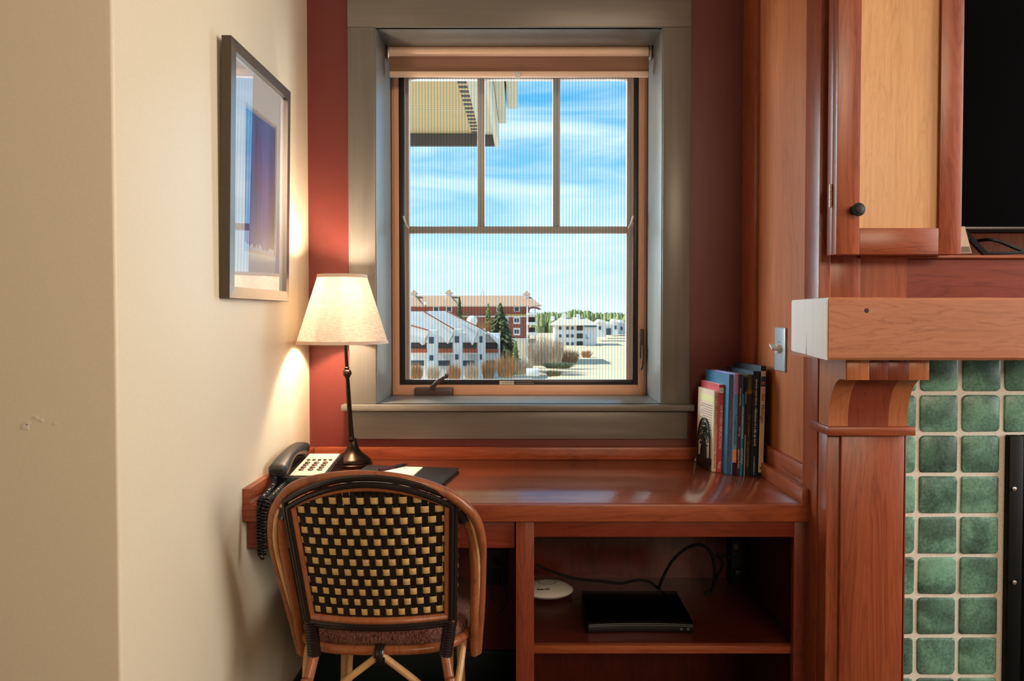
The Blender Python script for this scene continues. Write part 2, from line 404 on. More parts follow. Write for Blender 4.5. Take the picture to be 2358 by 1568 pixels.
for a, b_ in zip(gx, gx[1:]):
    obj('pane', B(a+.001, b_-.001, YSs+.012, YSs+.016, mz1, WZ1-.06), M_glass, win, smooth=False)
obj('pane', B(px0, px1, YSs+.012, YSs+.016, pz0, mz0), M_glass, win, smooth=False)
# crank operator
c0, c1 = at(957, 912, YG), at(1045, 891, YG)
crk = obj('crank_housing', B(c0.x, c1.x, YG-.028, YG, c0.z, c1.z, bev=.005, seg=3), M_brownplastic, win)
pth = [at(995, 896, YG-.034), at(1001, 886, YG-.04), at(1012, 876, YG-.045), at(1024, 868, YG-.045)]
bm = nb(); tube(bm, spline(pth, 6), [.0085]*6+[.0075]*6+[.0065]*7, 12)
tube(bm, [at(1028, 870, YG-.045), at(1029, 862, YG-.05)], [.006, .0075], 12)
obj('crank_handle', bm, M_brownplastic, crk)
bm = nb(); box(bm, at(1473, 800, YG-.008).x, at(1483, 800, YG-.008).x, YG-.012, YG, at(1478, 825, YG).z, at(1478, 757, YG).z, bev=.003)
tube(bm, spline([at(1480, 795, YG-.02), at(1480, 820, YG-.02), at(1479, 842, YG-.022), at(1475, 851, YG-.022)], 5), .0045, 10)
obj('lock_lever', bm, M_brownplastic, win)
# warning sticker on the screen frame
a, b_ = at(1150, 885, YG+.003), at(1184, 877, YG+.003)
obj('warning_sticker', B(a.x, b_.x, YG+.003, YG+.0042, a.z, b_.z), M_white, win, smooth=False)
mid = at(1168.5, 881, YG+.0028)
text('!  WARNING', .0098, basis((1, 0, 0), (0, 0, 1), mid), M_ink, win, 'warning_lettering')
for k, s in enumerate(('Screen will not stop child from falling out', 'window. Keep child away from open window')):
    text(s, .0036, basis((1, 0, 0), (0, 0, 1), at(1187, 879+k*4.2, YG+.0034)), M_cream_ink, win, 'warning_lettering', 'LEFT')

# ------------------------------------------------------------------ roller blind inside the reveal
YB = 2.60
M_fab = painted('shaded_blind_fabric', lin(150, 112, 94), .8, 'X', .10, .15)  # shade under the roll is put into this darker cloth colour
M_tubef = painted('blind_roll', lin(246, 214, 190), .5, 'X', .02, .02)
rb = thing('roller_blind', 'beige roller blind rolled almost fully up in the window recess', 'blind', at(1196, 122, YB))
zc = at(1200, 121.5, YB).z; rx0, rx1 = at(899, 122, YB).x, at(1492, 122, YB).x
bm = nb(); lathe(bm, [(0, 0), (.0205, 0), (.0205, rx1-rx0), (0, rx1-rx0)], 36, Matrix.Translation((rx0, YB, zc)) @ Matrix.Rotation(PI/2, 4, 'Y'))
obj('fabric_roll', bm, M_tubef, rb)
zf0, zf1 = at(1200, 169, YB).z, at(1200, 134, YB).z
obj('fabric', B(rx0, rx1, YB+.0005-.021, YB-.0185, zf0, zf1), M_fab, rb, smooth=False)
zq = at(1200, 182, YB).z
bar = obj('bottom_bar', B(rx0, rx1-.001, YB-.027, YB-.012, zq, zf0, bev=.004, seg=3), M_tubef, rb)
bm = nb(); c_ = at(1192, 172, YB-.03); box(bm, c_.x-.010, c_.x+.010, YB-.032, YB-.026, c_.z-.011, c_.z+.010, bev=.003)
box(bm, c_.x-.016, c_.x+.016, YB-.0285, YB-.0262, c_.z+.004, c_.z+.010, bev=.001)
obj('pull_tab', bm, M_white, bar)
for s, u in ((-1, 897), (1, 1496)):
    p = at(u, 122, YB); bm = nb()
    x_ = p.x; box(bm, x_-.003, x_+.003, YB-.026, YB+.02, zc-.026, zc+.024, bev=.0015); obj('bracket', bm, M_nickel, rb)

# ================================================================== right side: panelled wall and chimney breast
wr = struct('wall_right', B(XR+.0125, XR+.2, YF+.0, YW, 0, 2.62), M_woodZ, smooth=False)
XS = .697
# frame-and-panel lining of the alcove side
p0, p1 = onx(1736, 500, XS).y, 2.433
obj('stile', B(XS, XR+.013, p0, p1, ZD, 2.62, bev=.0015), M_woodZ, wr)
q0, q1 = 1.796, onx(1853, 500, XS).y
obj('stile', B(XS, XR+.013, q0, q1, 0, 2.62, bev=.0015), M_woodZ, wr)
obj('panel', B(XR, XR+.013, q1-.004, p0+.004, ZD, 2.62), M_panelZ, wr, smooth=False)
obj('bottom_rail', B(XS+.002, XR+.013, q1, p0, ZD, at(1800, 1046, onx(1800, 1046, XS).y).z, bev=.0015), M_woodY, wr)
# chimney breast
bm = nb(); box(bm, XR+.02, 3.59, YF+.03, YW-.001, 0, at(2250, 594, YF).z-.004)
znc = at(2250, 594, YF).z-.004
struct('wall_niche_side', B(XR+.02, .99, YF+.03, YW-.001, znc, 2.62), M_woodZ, smooth=False)
wn = struct('wall_niche_back', B(.99, 3.59, YF+.36, YW-.001, znc, 2.62), M_dim, smooth=False)
wc = struct('wall_chimney', bm, M_dim, smooth=False)
ztop_t = 1.16
M_grout = painted('grout', lin(222, 216, 206), .9, amt=.08, bs=.3, scale=200)
M_tiles = []
for k in range(3):
    m = mat('green_glaze_%d' % k, rough=.32, spec=.5); m.name = ('green_glaze', 'green_glaze_pale', 'green_glaze_smoky')[k]
    t = m.node_tree; b = t.nodes['Principled BSDF']
    v1 = coords(t, (9, 9, 9)); f1 = noise(t, v1, 1, 3, .55, .4); f2 = noise(t, coords(t, (160, 160, 160)), 1, 3, .7)
    add = N(t, 'ShaderNodeMath', operation='MULTIPLY_ADD'); t.links.new(f2, add.inputs[0]); add.inputs[1].default_value = .45; t.links.new(f1, add.inputs[2])
    o_ = (.06, .0, .13)[k]
    c = ramp_node(t, add.outputs[0], [(.42+.0-o_+.06, lin(136, 180, 158)), (.66-o_, lin(114, 160, 138)), (.80-o_, lin(84, 120, 104)), (1.0-o_*.7, lin(48, 60, 56))])
    t.links.new(c, b.inputs['Base Color']); bump(t, b, f2, .12, .002)
    M_tiles.append(m)
txa = at(2115, 950, YF).x; pit = at(2212, 950, YF).x - txa
zr = at(2160, 905.5, YF).z; pz = zr - at(2160, 999.5, YF).z
obj('grout_bed', B(.86, txa+4.4*pit, YF+.004, YF+.031, .1, ztop_t), M_grout, wc, smooth=False)
rnd = random.Random(3)
for r in range(-1, 9):
    for c_ in range(-1, 4):
        x0, x1 = txa+c_*pit, txa+(c_+1)*pit; z1_, z0_ = zr-r*pz, zr-(r+1)*pz
        if c_ >= 2 and r >= 1: continue
        if r < 0: z1_ = min(z1_, ztop_t)
        g = .0042; bm = nb(); cx_, cz_ = (x0+x1)/2, (z0_+z1_)/2; hx, hz = (x1-x0)/2-g, (z1_-z0_)/2-g
        pts = []; rad = rnd.uniform(.006, .011)
        for (sx, sz, a0) in ((1, 1, 0), (-1, 1, 90), (-1, -1, 180), (1, -1, 270)):
            rr_ = rad*rnd.uniform(.7, 1.3)
            for k in range(4):
                a = math.radians(a0+30*k); pts.append(Vector((cx_+sx*(hx-rr_)+math.cos(a)*rr_+rnd.uniform(-.0006, .0006), YF+.006, cz_+sz*(hz-rr_)+math.sin(a)*rr_+rnd.uniform(-.0006, .0006))))
        cen = Vector((cx_, 0, cz_)); tilt = rnd.uniform(-.02, .02); tz = rnd.uniform(-.02, .02)
        def dome(p, s, y):
            d = Vector((p.x-cx_, 0, p.z-cz_))*s; return Vector((cx_+d.x, y+d.x*tilt+d.z*tz, cz_+d.z))
        yb = YF+.001*rnd.random()
        loft(bm, [[dome(p, 1, YF+.02) for p in pts], [dome(p, 1, yb+.004) for p in pts], [dome(p, .975, yb+.0015) for p in pts], [dome(p, .92, yb) for p in pts]])
        obj('tile', bm, M_tiles[rnd.choice((0, 0, 1, 2, 0, 1))], wc, ang=50)
# over-mantel panelling
zsh = at(2250, 594, YF).z
obj('stile', B(XR, at(1978, 640, YF).x, YF-.006, YF+.031, 1.2, zsh+.05, bev=.001), M_woodZ, wc)
obj('overmantel_panel', B(at(1979, 640, YF).x, 3.4, YF+.002, YF+.031, 1.2, zsh-.003), M_dim, wc)
obj('niche_shelf', B(at(1978, 640, YF).x, 3.4, YF-.012, YF+.345, zsh-.002, zsh+.006, bev=.001), M_woodX, wc)
# ------------------------------------------------------------------ pilaster
PX0, PX1, PY_ = .700, .880, 1.745
zc1, zc0 = at(2000, 984, 1.715).z, at(2000, 1003.5, 1.715).z
pil = thing('pilaster', 'cherry wood fireplace pilaster with a raised board and cap, left of the green tiles', 'pilaster', (PX0+.09, YF, 0))
bm = nb(); box(bm, PX0, PX1, PY_, YF+.03, 0, zc0, bev=.0015); obj('core', bm, M_woodZ, pil)
obj('raised_board', B(at(1931, 1200, PY_).x, at(2076, 1200, PY_).x, PY_-.010, PY_+.004, 0, zc0, bev=.003), M_woodZ, pil)
obj('edge_strip', B(at(2079, 1200, PY_).x, PX1+.0005, PY_-.006, PY_+.004, 0, zc0, bev=.001), M_lamB, pil)
obj('cap', B(PX0-.009, PX1+.009, 1.715, YF+.025, zc0, zc1, bev=.0015), M_woodX, pil)
# ------------------------------------------------------------------ corbel
ZBm = at(2100, 830, 1.61).z
cor = thing('corbel', 'curved laminated wood corbel under the mantel beam, standing on the pilaster cap', 'corbel', (PX0+.09, YF, zc1))
zb0 = at(2040, 875, 1.648).z
def corbel_strip(x0, x1, z_lo=None):
    prof = [(YF+.03, zc1), (1.736, zc1)]
    for k in range(13):
        a = k/12*PI/2
        prof.append((1.736-(1.736-1.668)*(1-math.cos(a)), zc1+.012+(zb0-zc1-.012)*math.sin(a)))
    prof += [(1.648, zb0), (1.648, ZBm), (YF+.03, ZBm)]
    return prism(nb(), [(x0, y, z) for y, z in prof], (x1-x0, 0, 0))
xs = [PX0] + [at(u, 930, 1.70).x for u in (1965, 2055)] + [PX1]
xs = [PX0, at(1960, 950, 1.72).x, at(2053, 950, 1.72).x, PX1]
for k, m in enumerate((M_lamA, M_lamB, M_lamA)):
    obj('laminated_strip', corbel_strip(xs[k]+.0002, xs[k+1]-.0002), m, cor, ang=25)
xb = [at(u, 850, 1.646).x for u in (1950, 2002, 2046, 2093, 2140)]
for k, m in enumerate((M_lamA, M_lamB, M_lamB, M_lamA)):
    obj('nosing_strip', B(xb[k]+.0002, xb[k+1]-.0002, 1.6455, 1.6485, zb0+.0, ZBm, bev=.0005), m, cor)
# ------------------------------------------------------------------ mantel beam
YM = 1.61; ztm = at(2100, 685, YM).z; xm = at(1908, 760, YM).x
bm = nb(); secs = []
nx = 40
for i in range(nx+1):
    x_ = xm + (2.6)*i/nx
    rn = random.Random(i*3+1); w = lambda s=.0014: rn.uniform(-s, s)
    secs.append([(x_, YM+.004+w(), ZBm+.0005), (x_, YM+w(.0008), ZBm+.006+w()), (x_, YM-.0006+w(.0008), ZBm+.05), (x_, YM+w(.0008), ztm-.006+w()), (x_, YM+.004+w(), ztm+w(.0008)), (x_, YF+.02, ztm+w(.0008)), (x_, YF+.02, ZBm+.0005)])
loft(bm, secs)
mb = obj('mantel_beam', bm, M_beam, ang=25, origin=(xm, YM, ZBm))
tag(mb, 'thick rough-hewn wooden mantel beam with a pale end above the green tiles', 'mantel')
# bleached end with a check crack, two slabs either side of the crack
e0, e1 = YM+.003, YF+.012
cy0 = 1.70
zz = lambda y: ZBm + .002 + .006*(y-YM)/.2
def endslab(ya, yb, crack_side):
    pts = []
    n = 6
    for k in range(n+1):
        y = ya+(yb-ya)*k/n; pts.append((xm-.004, y, zz(y)+.001*math.sin(k*2.1)))
    if crack_side == 'b': pts += [(xm-.004, yb+.0002, ZBm+.05), (xm-.004, yb+.002, ZBm+.06)]
    for k in range(n+1):
        y = yb+(ya-yb)*k/n; pts.append((xm-.004, y, ztm-.001-.002*(y-YM)/.2+.0008*math.sin(k*1.7)))
    return pts
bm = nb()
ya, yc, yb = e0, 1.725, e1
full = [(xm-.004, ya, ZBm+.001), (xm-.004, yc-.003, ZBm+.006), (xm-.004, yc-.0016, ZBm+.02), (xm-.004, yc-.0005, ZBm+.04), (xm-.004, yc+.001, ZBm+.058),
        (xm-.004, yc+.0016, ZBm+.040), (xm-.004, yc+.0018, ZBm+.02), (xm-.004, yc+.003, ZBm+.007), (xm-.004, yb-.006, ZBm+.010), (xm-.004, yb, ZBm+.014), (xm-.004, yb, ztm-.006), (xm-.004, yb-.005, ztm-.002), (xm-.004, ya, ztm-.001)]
prism(bm, full, (.0045, 0, 0)); obj('pale_end', bm, M_beamend, mb, smooth=False)['label'] = 'pale cracked end grain'
kn = at(1996, 715, YM-.002); bm = nb(); lathe(bm, [(0, .0005), (.0035, .0004), (.0055, 0)], 12, Matrix.Translation((kn.x, YM-.0006, kn.z)) @ Matrix.Rotation(PI/2, 4, 'X'))
obj('knot', bm, M_iron, mb)
# ------------------------------------------------------------------ upper cabinet
YU = 1.715; zu = at(2060, 585.5, YU).z; ux0, ux1 = at(1927, 400, YU).x, at(2216, 400, YU).x
cab = thing('wall_cabinet', 'cherry wall cabinet with a blond panel door and black knob, above the mantel', 'cabinet', (ux0+.14, YU+.05, zu))
obj('face_frame', B(ux0+.0005, ux1-.002, YU+.0265, YU+.055, zu+.001, 2.62, bev=.001), M_woodZ, cab)
obj('carcass', B(XR+.006, ux1-.004, YU+.055, YF+.029, zu+.004, 2.62), M_dimZ, cab, smooth=False)
door = obj('door', B(at(1978, 400, YU).x, at(2168, 400, YU).x, YU+.010, YU+.018, zu+.04, 2.6), M_blond, cab, smooth=False)
dx0, dx1 = at(1981, 400, YU).x, at(2164, 400, YU).x; zr_ = at(2060, 525, YU).z
obj('door_stile', B(ux0, dx0, YU, YU+.025, zu, 2.6, bev=.0012), M_woodZ, door)
obj('door_stile', B(dx1, ux1, YU, YU+.025, zu, 2.6, bev=.0012), M_woodZ, door)
obj('door_rail', B(dx0, dx1, YU+.0004, YU+.025, zu, zr_, bev=.0012), M_woodX, door)
kp = at(1965, 485, YU)
obj('knob', lathe(nb(), [(.010, 0), (.0105, .002), (.0055, .004), (.0055, .012), (.010, .015), (.0148, .0185), (.0150, .021), (.0125, .0225), (.0115, .0223), (.0085, .0245), (0, .0255)], 28, Matrix.Translation((kp.x+.003, YU, kp.z)) @ Matrix.Rotation(PI/2, 4, 'X')), M_blackm, door)
hz0, hz1 = at(1912, 478, YU+.026).z, at(1912, 424, YU+.026).z
bm = nb(); hxx = ux0-.003
for k in range(3): tube(bm, [(hxx, YU+.026, hz0+(hz1-hz0)*(k/3+.01)), (hxx, YU+.026, hz0+(hz1-hz0)*((k+1)/3-.01))], .0035, 10)
obj('hinge', bm, M_nickel, cab)
# ------------------------------------------------------------------ television in the niche
tv = thing('television', 'black flat television standing in the niche right of the cabinet', 'television', (1.55, YF+.09, zsh+.006))
ztv = at(2290, 535, YF+.08).z
M_tv = mat('tv_glass', lin(2, 2, 3), .25, spec=.04)
obj('screen', B(1.06, 2.3, YF+.08, YF+.083, ztv+.014, 2.0), M_tv, tv, smooth=False)
obj('back_shell', B(1.055, 2.305, YF+.083, YF+.12, ztv, 2.01, bev=.006), M_black, tv)
obj('bottom_bezel', B(1.055, 2.305, YF+.076, YF+.084, ztv+.006, ztv+.014, bev=.001), mat('gunmetal', lin(70, 66, 66), .3, metal=.6), tv)
bm = nb(); a = at(2232, 540, YF+.05); b_ = at(2263, 588, YF+.02)
prism(bm, [(a.x-.004, YF+.09, ztv+.004), (a.x+.012, YF+.09, ztv+.004), (b_.x+.006, YF+.01, zsh+.006), (b_.x-.008, YF+.01, zsh+.006)], (0, -.012, 0))
obj('foot', bm, M_black, tv)
bm = nb(); box(bm, 2.0, 2.03, YF+.03, YF+.12, zsh+.006, ztv+.004, bev=.003); obj('foot', bm, M_black, tv)
obj('niche_back', B(.992, 3.58, YF+.345, YF+.359, zsh+.007, 2.615), M_panelZ, wn, smooth=False)
pts = [at(2300, 568, YF+.12)+Vector((0, 0, 0)), at(2270, 552, YF+.07), at(2300, 556, YF+.06), at(2345, 574, YF+.06), at(2400, 590, YF+.07)]
pts[0] = at(2236, 558, YF+.15)
tag(obj('television_cable', tube(nb(), spline(pts, 8), .004, 10), M_cable, origin=tuple(pts[2])), 'black cable curling out below the television', 'cable')
pts = [at(2268, 584, YF+.03), at(2310, 583, YF+.03), at(2360, 581, YF+.04), at(2420, 586, YF+.05)]
tag(obj('power_lead', tube(nb(), spline(pts, 8), .0032, 10), M_cable, origin=tuple(pts[1])), 'thin black lead lying flat on the niche shelf under the television', 'cable')
cb = thing('card_box', 'small upright printed card beside the cabinet door under the television', 'card', at(2225, 585, YF+.01), (0, 0, math.radians(-12)))
M_card = painted('cream_card', lin(206, 190, 168), .6, amt=.05)
bm = nb(); prism(bm, [(-.02, 0, .002), (.012, 0, .002), (-.004, 0, .066), (-.02, 0, .066)], (0, .01, 0)); obj('card', bm, M_card, cb, local=True, smooth=False)
bm = nb(); prism(bm, [(-.02, -.0004, .004), (.010, -.0004, .004), (.006, -.0004, .018), (-.02, -.0004, .018)], (0, .0003, 0)); obj('printed_band', bm, mat('grey_print', lin(120, 108, 96), .6), cb, local=True, smooth=False)
# ------------------------------------------------------------------ fireplace insert
fi0, fiz = at(2314, 1200, YF).x, at(2340, 1003, YF-.01).z
ins = thing('fireplace_insert', 'black metal fireplace insert at the right edge beside green tiles', 'fireplace', (fi0+.4, YF, 0))
M_firebk = mat('fireplace_black', lin(6, 8, 9), .5, spec=.2)
obj('frame_post', B(fi0, fi0+.034, YF-.014, YF+.03, .1, fiz, bev=.003), M_firebk, ins)
obj('frame_header', B(fi0+.034, fi0+.9, YF-.014, YF+.03, fiz-.03, fiz, bev=.003), M_firebk, ins)
obj('frame_edge', B(fi0+.034, fi0+.9, YF-.004, YF+.03, .1, fiz-.03, bev=.003), M_firebk, ins)
bm = nb()
for k in range(60):
    x_ = fi0+.042+k*.0035; tube(bm, [(x_, YF-.0055, .15), (x_, YF-.0055, fiz-.04)], .0009, 4)
o = obj('mesh_curtain', bm, mat('dark_steel_mesh', lin(40, 42, 44), .35, metal=.7), ins, smooth=False); o['kind'] = 'stuff'
for v in (1125, 1340):
    p = at(2334, v, YF-.016); obj('latch', lathe(nb(), [(.005, 0), (.005, .004), (.002, .005), (0, .005)], 12, Matrix.Translation(p) @ Matrix.Rotation(PI/2, 4, 'X')), M_nickel, ins)
# ------------------------------------------------------------------ dial switch on the panel
a, b_ = onx(1783, 752, XR), onx(1809, 857, XR)
M_blueplate = mat('brushed_steel_plate', lin(196, 210, 216), .25, metal=.35)  # window reflection is put into the pale bluish base colour
ya, yb = onx(1807, 800, XR-.006).y, onx(1783, 800, XR-.006).y
za, zb = onx(1796, 854, XR-.003).z, onx(1796, 754, XR-.003).z
dl = thing('dial_switch', 'pale metal switch plate with a white pointed dial on the wood panel', 'switch', (XR, (ya+yb)/2, (za+zb)/2))
obj('plate', B(XR-.006, XR, ya, yb, za, zb, bev=.0025, seg=3), M_blueplate, dl)
cz_, cy_ = onx(1790, 802, XR-.01).z, (ya+yb)/2
bm = nb(); lathe(bm, [(0, .010), (.012, .009), (.014, 0)], 24, Matrix.Translation((XR-.006, cy_, cz_)) @ Matrix.Rotation(-PI/2, 4, 'Y'))
obj('dial_base', bm, M_white, dl)
bm = nb(); prism(bm, [(XR-.014, cy_-.012, cz_-.008), (XR-.014, cy_+.012, cz_+.004), (XR-.014, cy_+.009, cz_+.009), (XR-.014, cy_-.012, cz_-.001)], (-.017, -.001, .004)); obj('dial_grip', bm, M_white, dl)
bm = nb()
for k in range(13):
    a = math.radians(-130+k*21.6)
    p = (cy_+math.sin(a)*.018, cz_+math.cos(a)*.018); box(bm, XR-.0064, XR-.006, p[0]-.0012, p[0]+.0012, p[1]-.0012, p[1]+.0012)
obj('scale_mark', bm, M_ink, dl, smooth=False)
text('ON', .006, basis((0, -1, 0), (0, 0, 1), (XR-.0062, cy_, cz_+.034)), M_ink, dl)
text('OFF', .006, basis((0, -1, 0), (0, 0, 1), (XR-.0062, cy_, cz_-.036)), M_ink, dl)

# ================================================================== desk
dk = thing('desktop', 'long built-in cherry desktop under the window with low splash boards', 'desk', (0, YD, ZD))
obj('desk_top', B(XL+.001, .7095, YD+.002, 2.4315, ZD-.022, ZD, bev=.001), M_top, dk)
obj('front_edge', B(XL+.001, .7095, YD, YD+.02, at(1200, 1202, YD).z, ZD+.0004, bev=.002), M_woodX, dk)
obj('back_splash', B(XL+.019, .6935, 2.413, 2.4315, ZD, ZD+.039, bev=.0015), M_woodX, dk)
obj('side_splash', B(XL+.001, XL+.018, YD+.002, 2.4315, ZD, ZD+.039, bev=.0015), M_woodY, dk)
obj('side_splash', B(.6945, .7095-.0135+.0005 if False else .6968, YD+.002, 2.4315, ZD, ZD+.039, bev=.0005), M_woodY, dk) if False else None
obj('side_splash', B(.680, .6965, YD+.002, 2.4315, ZD, ZD+.039, bev=.0015), M_woodY, dk)
zap = at(800, 1262, 1.868).z; zedge = at(1200, 1202, YD).z
tag(obj('desk_apron', B(at(570, 1230, 1.868).x, at(1185, 1230, 1.868).x, 1.868, 1.888, zap, zedge+.002, bev=.0015), M_dim, origin=(-.3, 1.868, zap)), 'plain cherry apron board below the desk edge, behind the rattan chair', 'apron')
# open cabinet at the right
YK = 1.858
bk = thing('open_cabinet', 'open cherry cabinet with a shelf, under the right half of the desk', 'cabinet', (.34, YK, 0))
cx = [at(u, 1300, YK).x for u in (1188, 1230, 1828, 1871)]
zt0 = at(1500, 1236.5, YK).z
obj('stile', B(cx[0], cx[1], YK, YK+.02, 0, zedge+.002, bev=.001), M_dimZ, bk)
obj('stile', B(cx[2], cx[3]-.0005, YK, YK+.02, 0, zedge+.002, bev=.001), M_dimZ, bk)
obj('top_rail', B(cx[1], cx[2], YK+.0004, YK+.02, zt0, zedge+.002, bev=.001), M_dim, bk)
zs = at(1500, 1488, 1.872).z; zs0 = at(1500, 1505, 1.872).z
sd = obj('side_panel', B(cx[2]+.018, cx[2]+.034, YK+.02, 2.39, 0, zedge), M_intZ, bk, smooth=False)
M_peg = mat('peg_brass', lin(150, 110, 80), .5)
for k in range(9):
    z_ = zs+.045+.0302*k-.12
    for y_ in (1.90,):
        obj('peg_hole', lathe(nb(), [(0, 0), (.0022, 0), (.0022, .001), (0, .001)], 8, Matrix.Translation((cx[2]+.018, y_, z_)) @ Matrix.Rotation(-PI/2, 4, 'Y')), M_peg, sd)
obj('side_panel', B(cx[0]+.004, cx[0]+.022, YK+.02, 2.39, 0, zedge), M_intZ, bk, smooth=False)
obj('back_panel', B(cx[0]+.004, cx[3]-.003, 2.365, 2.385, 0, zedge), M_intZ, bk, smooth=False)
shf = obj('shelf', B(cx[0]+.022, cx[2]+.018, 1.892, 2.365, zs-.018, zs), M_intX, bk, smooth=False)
obj('shelf_edge', B(cx[1]-.012, cx[2]+.018, 1.872, 1.892, zs0, zs+.0004, bev=.001), M_woodX, bk)
# blue network cables in the kneehole
M_bluec = mat('blue_cable', lin(30, 60, 140), .4)
for k, pl in enumerate(([(1158, 1345), (1168, 1370), (1163, 1395), (1152, 1410)], [(1128, 1345), (1133, 1365), (1137, 1385)])):
    pts = [at(u, v, 2.40-.012*k) for u, v in pl]
    o = obj('network_cable', tube(nb(), spline([pts[0]+Vector((0, .02, .05))]+pts, 8), .0024, 8), M_bluec, origin=tuple(pts[0]))
    tag(o, ('blue network cable hanging in the dark kneehole nearer the cabinet', 'blue network cable hanging in the dark kneehole nearer the chair')[k], 'cable')
oc = thing('wall_outlet', 'dark wall outlet in the kneehole behind the chair', 'outlet', at(1145, 1305, YW-.004))
pp = at(1145, 1305, YW)
obj('cover_plate', B(pp.x-.036, pp.x+.036, YW-.006, YW, pp.z-.057, pp.z+.057, bev=.002), mat('dark_brown_plastic', lin(40, 28, 26), .4), oc)
for s in (-1, 1): obj('socket', B(pp.x-.016, pp.x+.016, YW-.008, YW-.005, pp.z+s*.022-.013, pp.z+s*.022+.013, bev=.003), M_blackm, oc)
# ------------------------------------------------------------------ things on the cabinet shelf
dv = thing('disc_player', 'flat black disc player on the cabinet shelf', 'player', (.3025, 1.945, zs))
bm = nb(); secs = []
for i in range(21):
    q = i/20; x_ = .168+.271*q; cv = .010*(4*q*(1-q)); h = .031
    secs.append([(x_, 1.945+cv, zs+.002), (x_, 1.943+cv, zs+.017), (x_, 1.945+cv, zs+h-.002), (x_, 1.949+cv, zs+h), (x_, 2.165, zs+h), (x_, 2.165, zs+.002)])
loft(bm, secs); obj('case', bm, mat('gloss_black', lin(5, 5, 6), .18, spec=.4), dv)
for dz in (.0235, .0195):
    obj('trim_line', tube(nb(), [(.169+.269*i/20, 1.9436+.010*4*(i/20)*(1-i/20), zs+dz) for i in range(21)], .0009, 6), mat('grey_trim', lin(86, 88, 90), .4), dv)
for x_ in (.185, .42):
    for y_ in (1.975, 2.14): obj('foot', lathe(nb(), [(0, 0), (.008, 0), (.008, .003), (0, .003)], 12, Matrix.Translation((x_, y_, zs))), M_blackm, dv)
M_greyink = mat('grey_ink', lin(140, 140, 142), .5)
text('SAMSUNG', .0062, basis((1, 0, 0), (0, 1, 0), (.194, 1.962, zs+.0312)), M_greyink, dv, sx=1.15)
for k, dx in enumerate((.409, .426)):
    obj('button', lathe(nb(), [(.0028, 0), (.0028, .0006), (.0018, .0006), (.0018, 0)], 14, Matrix.Translation((dx, 1.9455, zs+.0125)) @ Matrix.Rotation(PI/2, 4, 'X')), M_greyink, dv)
wf = thing('wifi_access_point', 'round white wireless access point on the shelf against the left stile', 'router', (.070, 2.218, zs), (math.radians(-4), 0, 0))
obj('dome', lathe(nb(), [(0, .001), (.05, .001), (.066, .006), (.0765, .0135), (.0775, .0165), (.076, .019), (.066, .026), (.052, .032), (.038, .0358), (.0275, .0375), (.0268, .0365), (.026, .0376), (.012, .0384), (0, .0386)], 56), M_white, wf, local=True)
obj('ring_groove', tube(nb(), [(.0268*math.cos(a), .0268*math.sin(a), .0376) for a in [2*PI*q/40 for q in range(40)]], .0007, 6, closed=True), M_ink, wf, local=True)
obj('base_foot', lathe(nb(), [(0, 0), (.045, 0), (.05, .006), (0, .006)], 32), M_blackm, wf, local=True)
text('Suite 402', .0105, basis((1, 0, 0), (0, .93, .36), (-.012, -.0555, .0322)), M_ink, wf, sx=.9, ext=.0004)
kc = [
 ('black cable running along the cabinet back behind the white access point', [(1236, 1300), (1260, 1312), (1320, 1331), (1385, 1338), (1430, 1343), (1465, 1336), (1492, 1338), (1510, 1350), (1522, 1360)], .0036, 2.24),
 ('black cable arching up from the disc player inside the cabinet', [(1516, 1356), (1530, 1322), (1552, 1287), (1582, 1262), (1612, 1254), (1634, 1268), (1644, 1295), (1645, 1330), (1638, 1360), (1622, 1384)], .0046, 2.22),
 ('short black cable looping from the power block at the cabinet right', [(1690, 1284), (1665, 1279), (1650, 1277), (1664, 1297), (1650, 1330), (1642, 1352)], .0036, 2.25)]
for lb, pl, r, Y in kc:
    pts = [at(u, v, Y) for u, v in pl]
    for p in pts: p.z = max(p.z, zs+r)
    tag(obj('black_cable', tube(nb(), spline(pts, 7), r, 10), M_cable, origin=tuple(pts[0])), lb, 'cable')
pb = thing('power_block', 'black power block with plugs at the back right of the cabinet', 'power supply', at(1705, 1290, 2.34))
p0_, p1_ = at(1682, 1342, 2.32), at(1722, 1240, 2.32)
obj('block', B(p0_.x, p1_.x, 2.31, 2.362, p0_.z, p1_.z, bev=.004), M_blackm, pb)
obj('label_sticker', B(p0_.x+.008, p0_.x+.02, 2.3092, 2.31, p1_.z-.03, p1_.z-.016), mat('grey_sticker', lin(110, 100, 98), .6), pb, smooth=False)
obj('plug', B(p0_.x+.005, p0_.x+.03, 2.285, 2.311, p0_.z+.03, p0_.z+.05, bev=.003), M_black, pb)

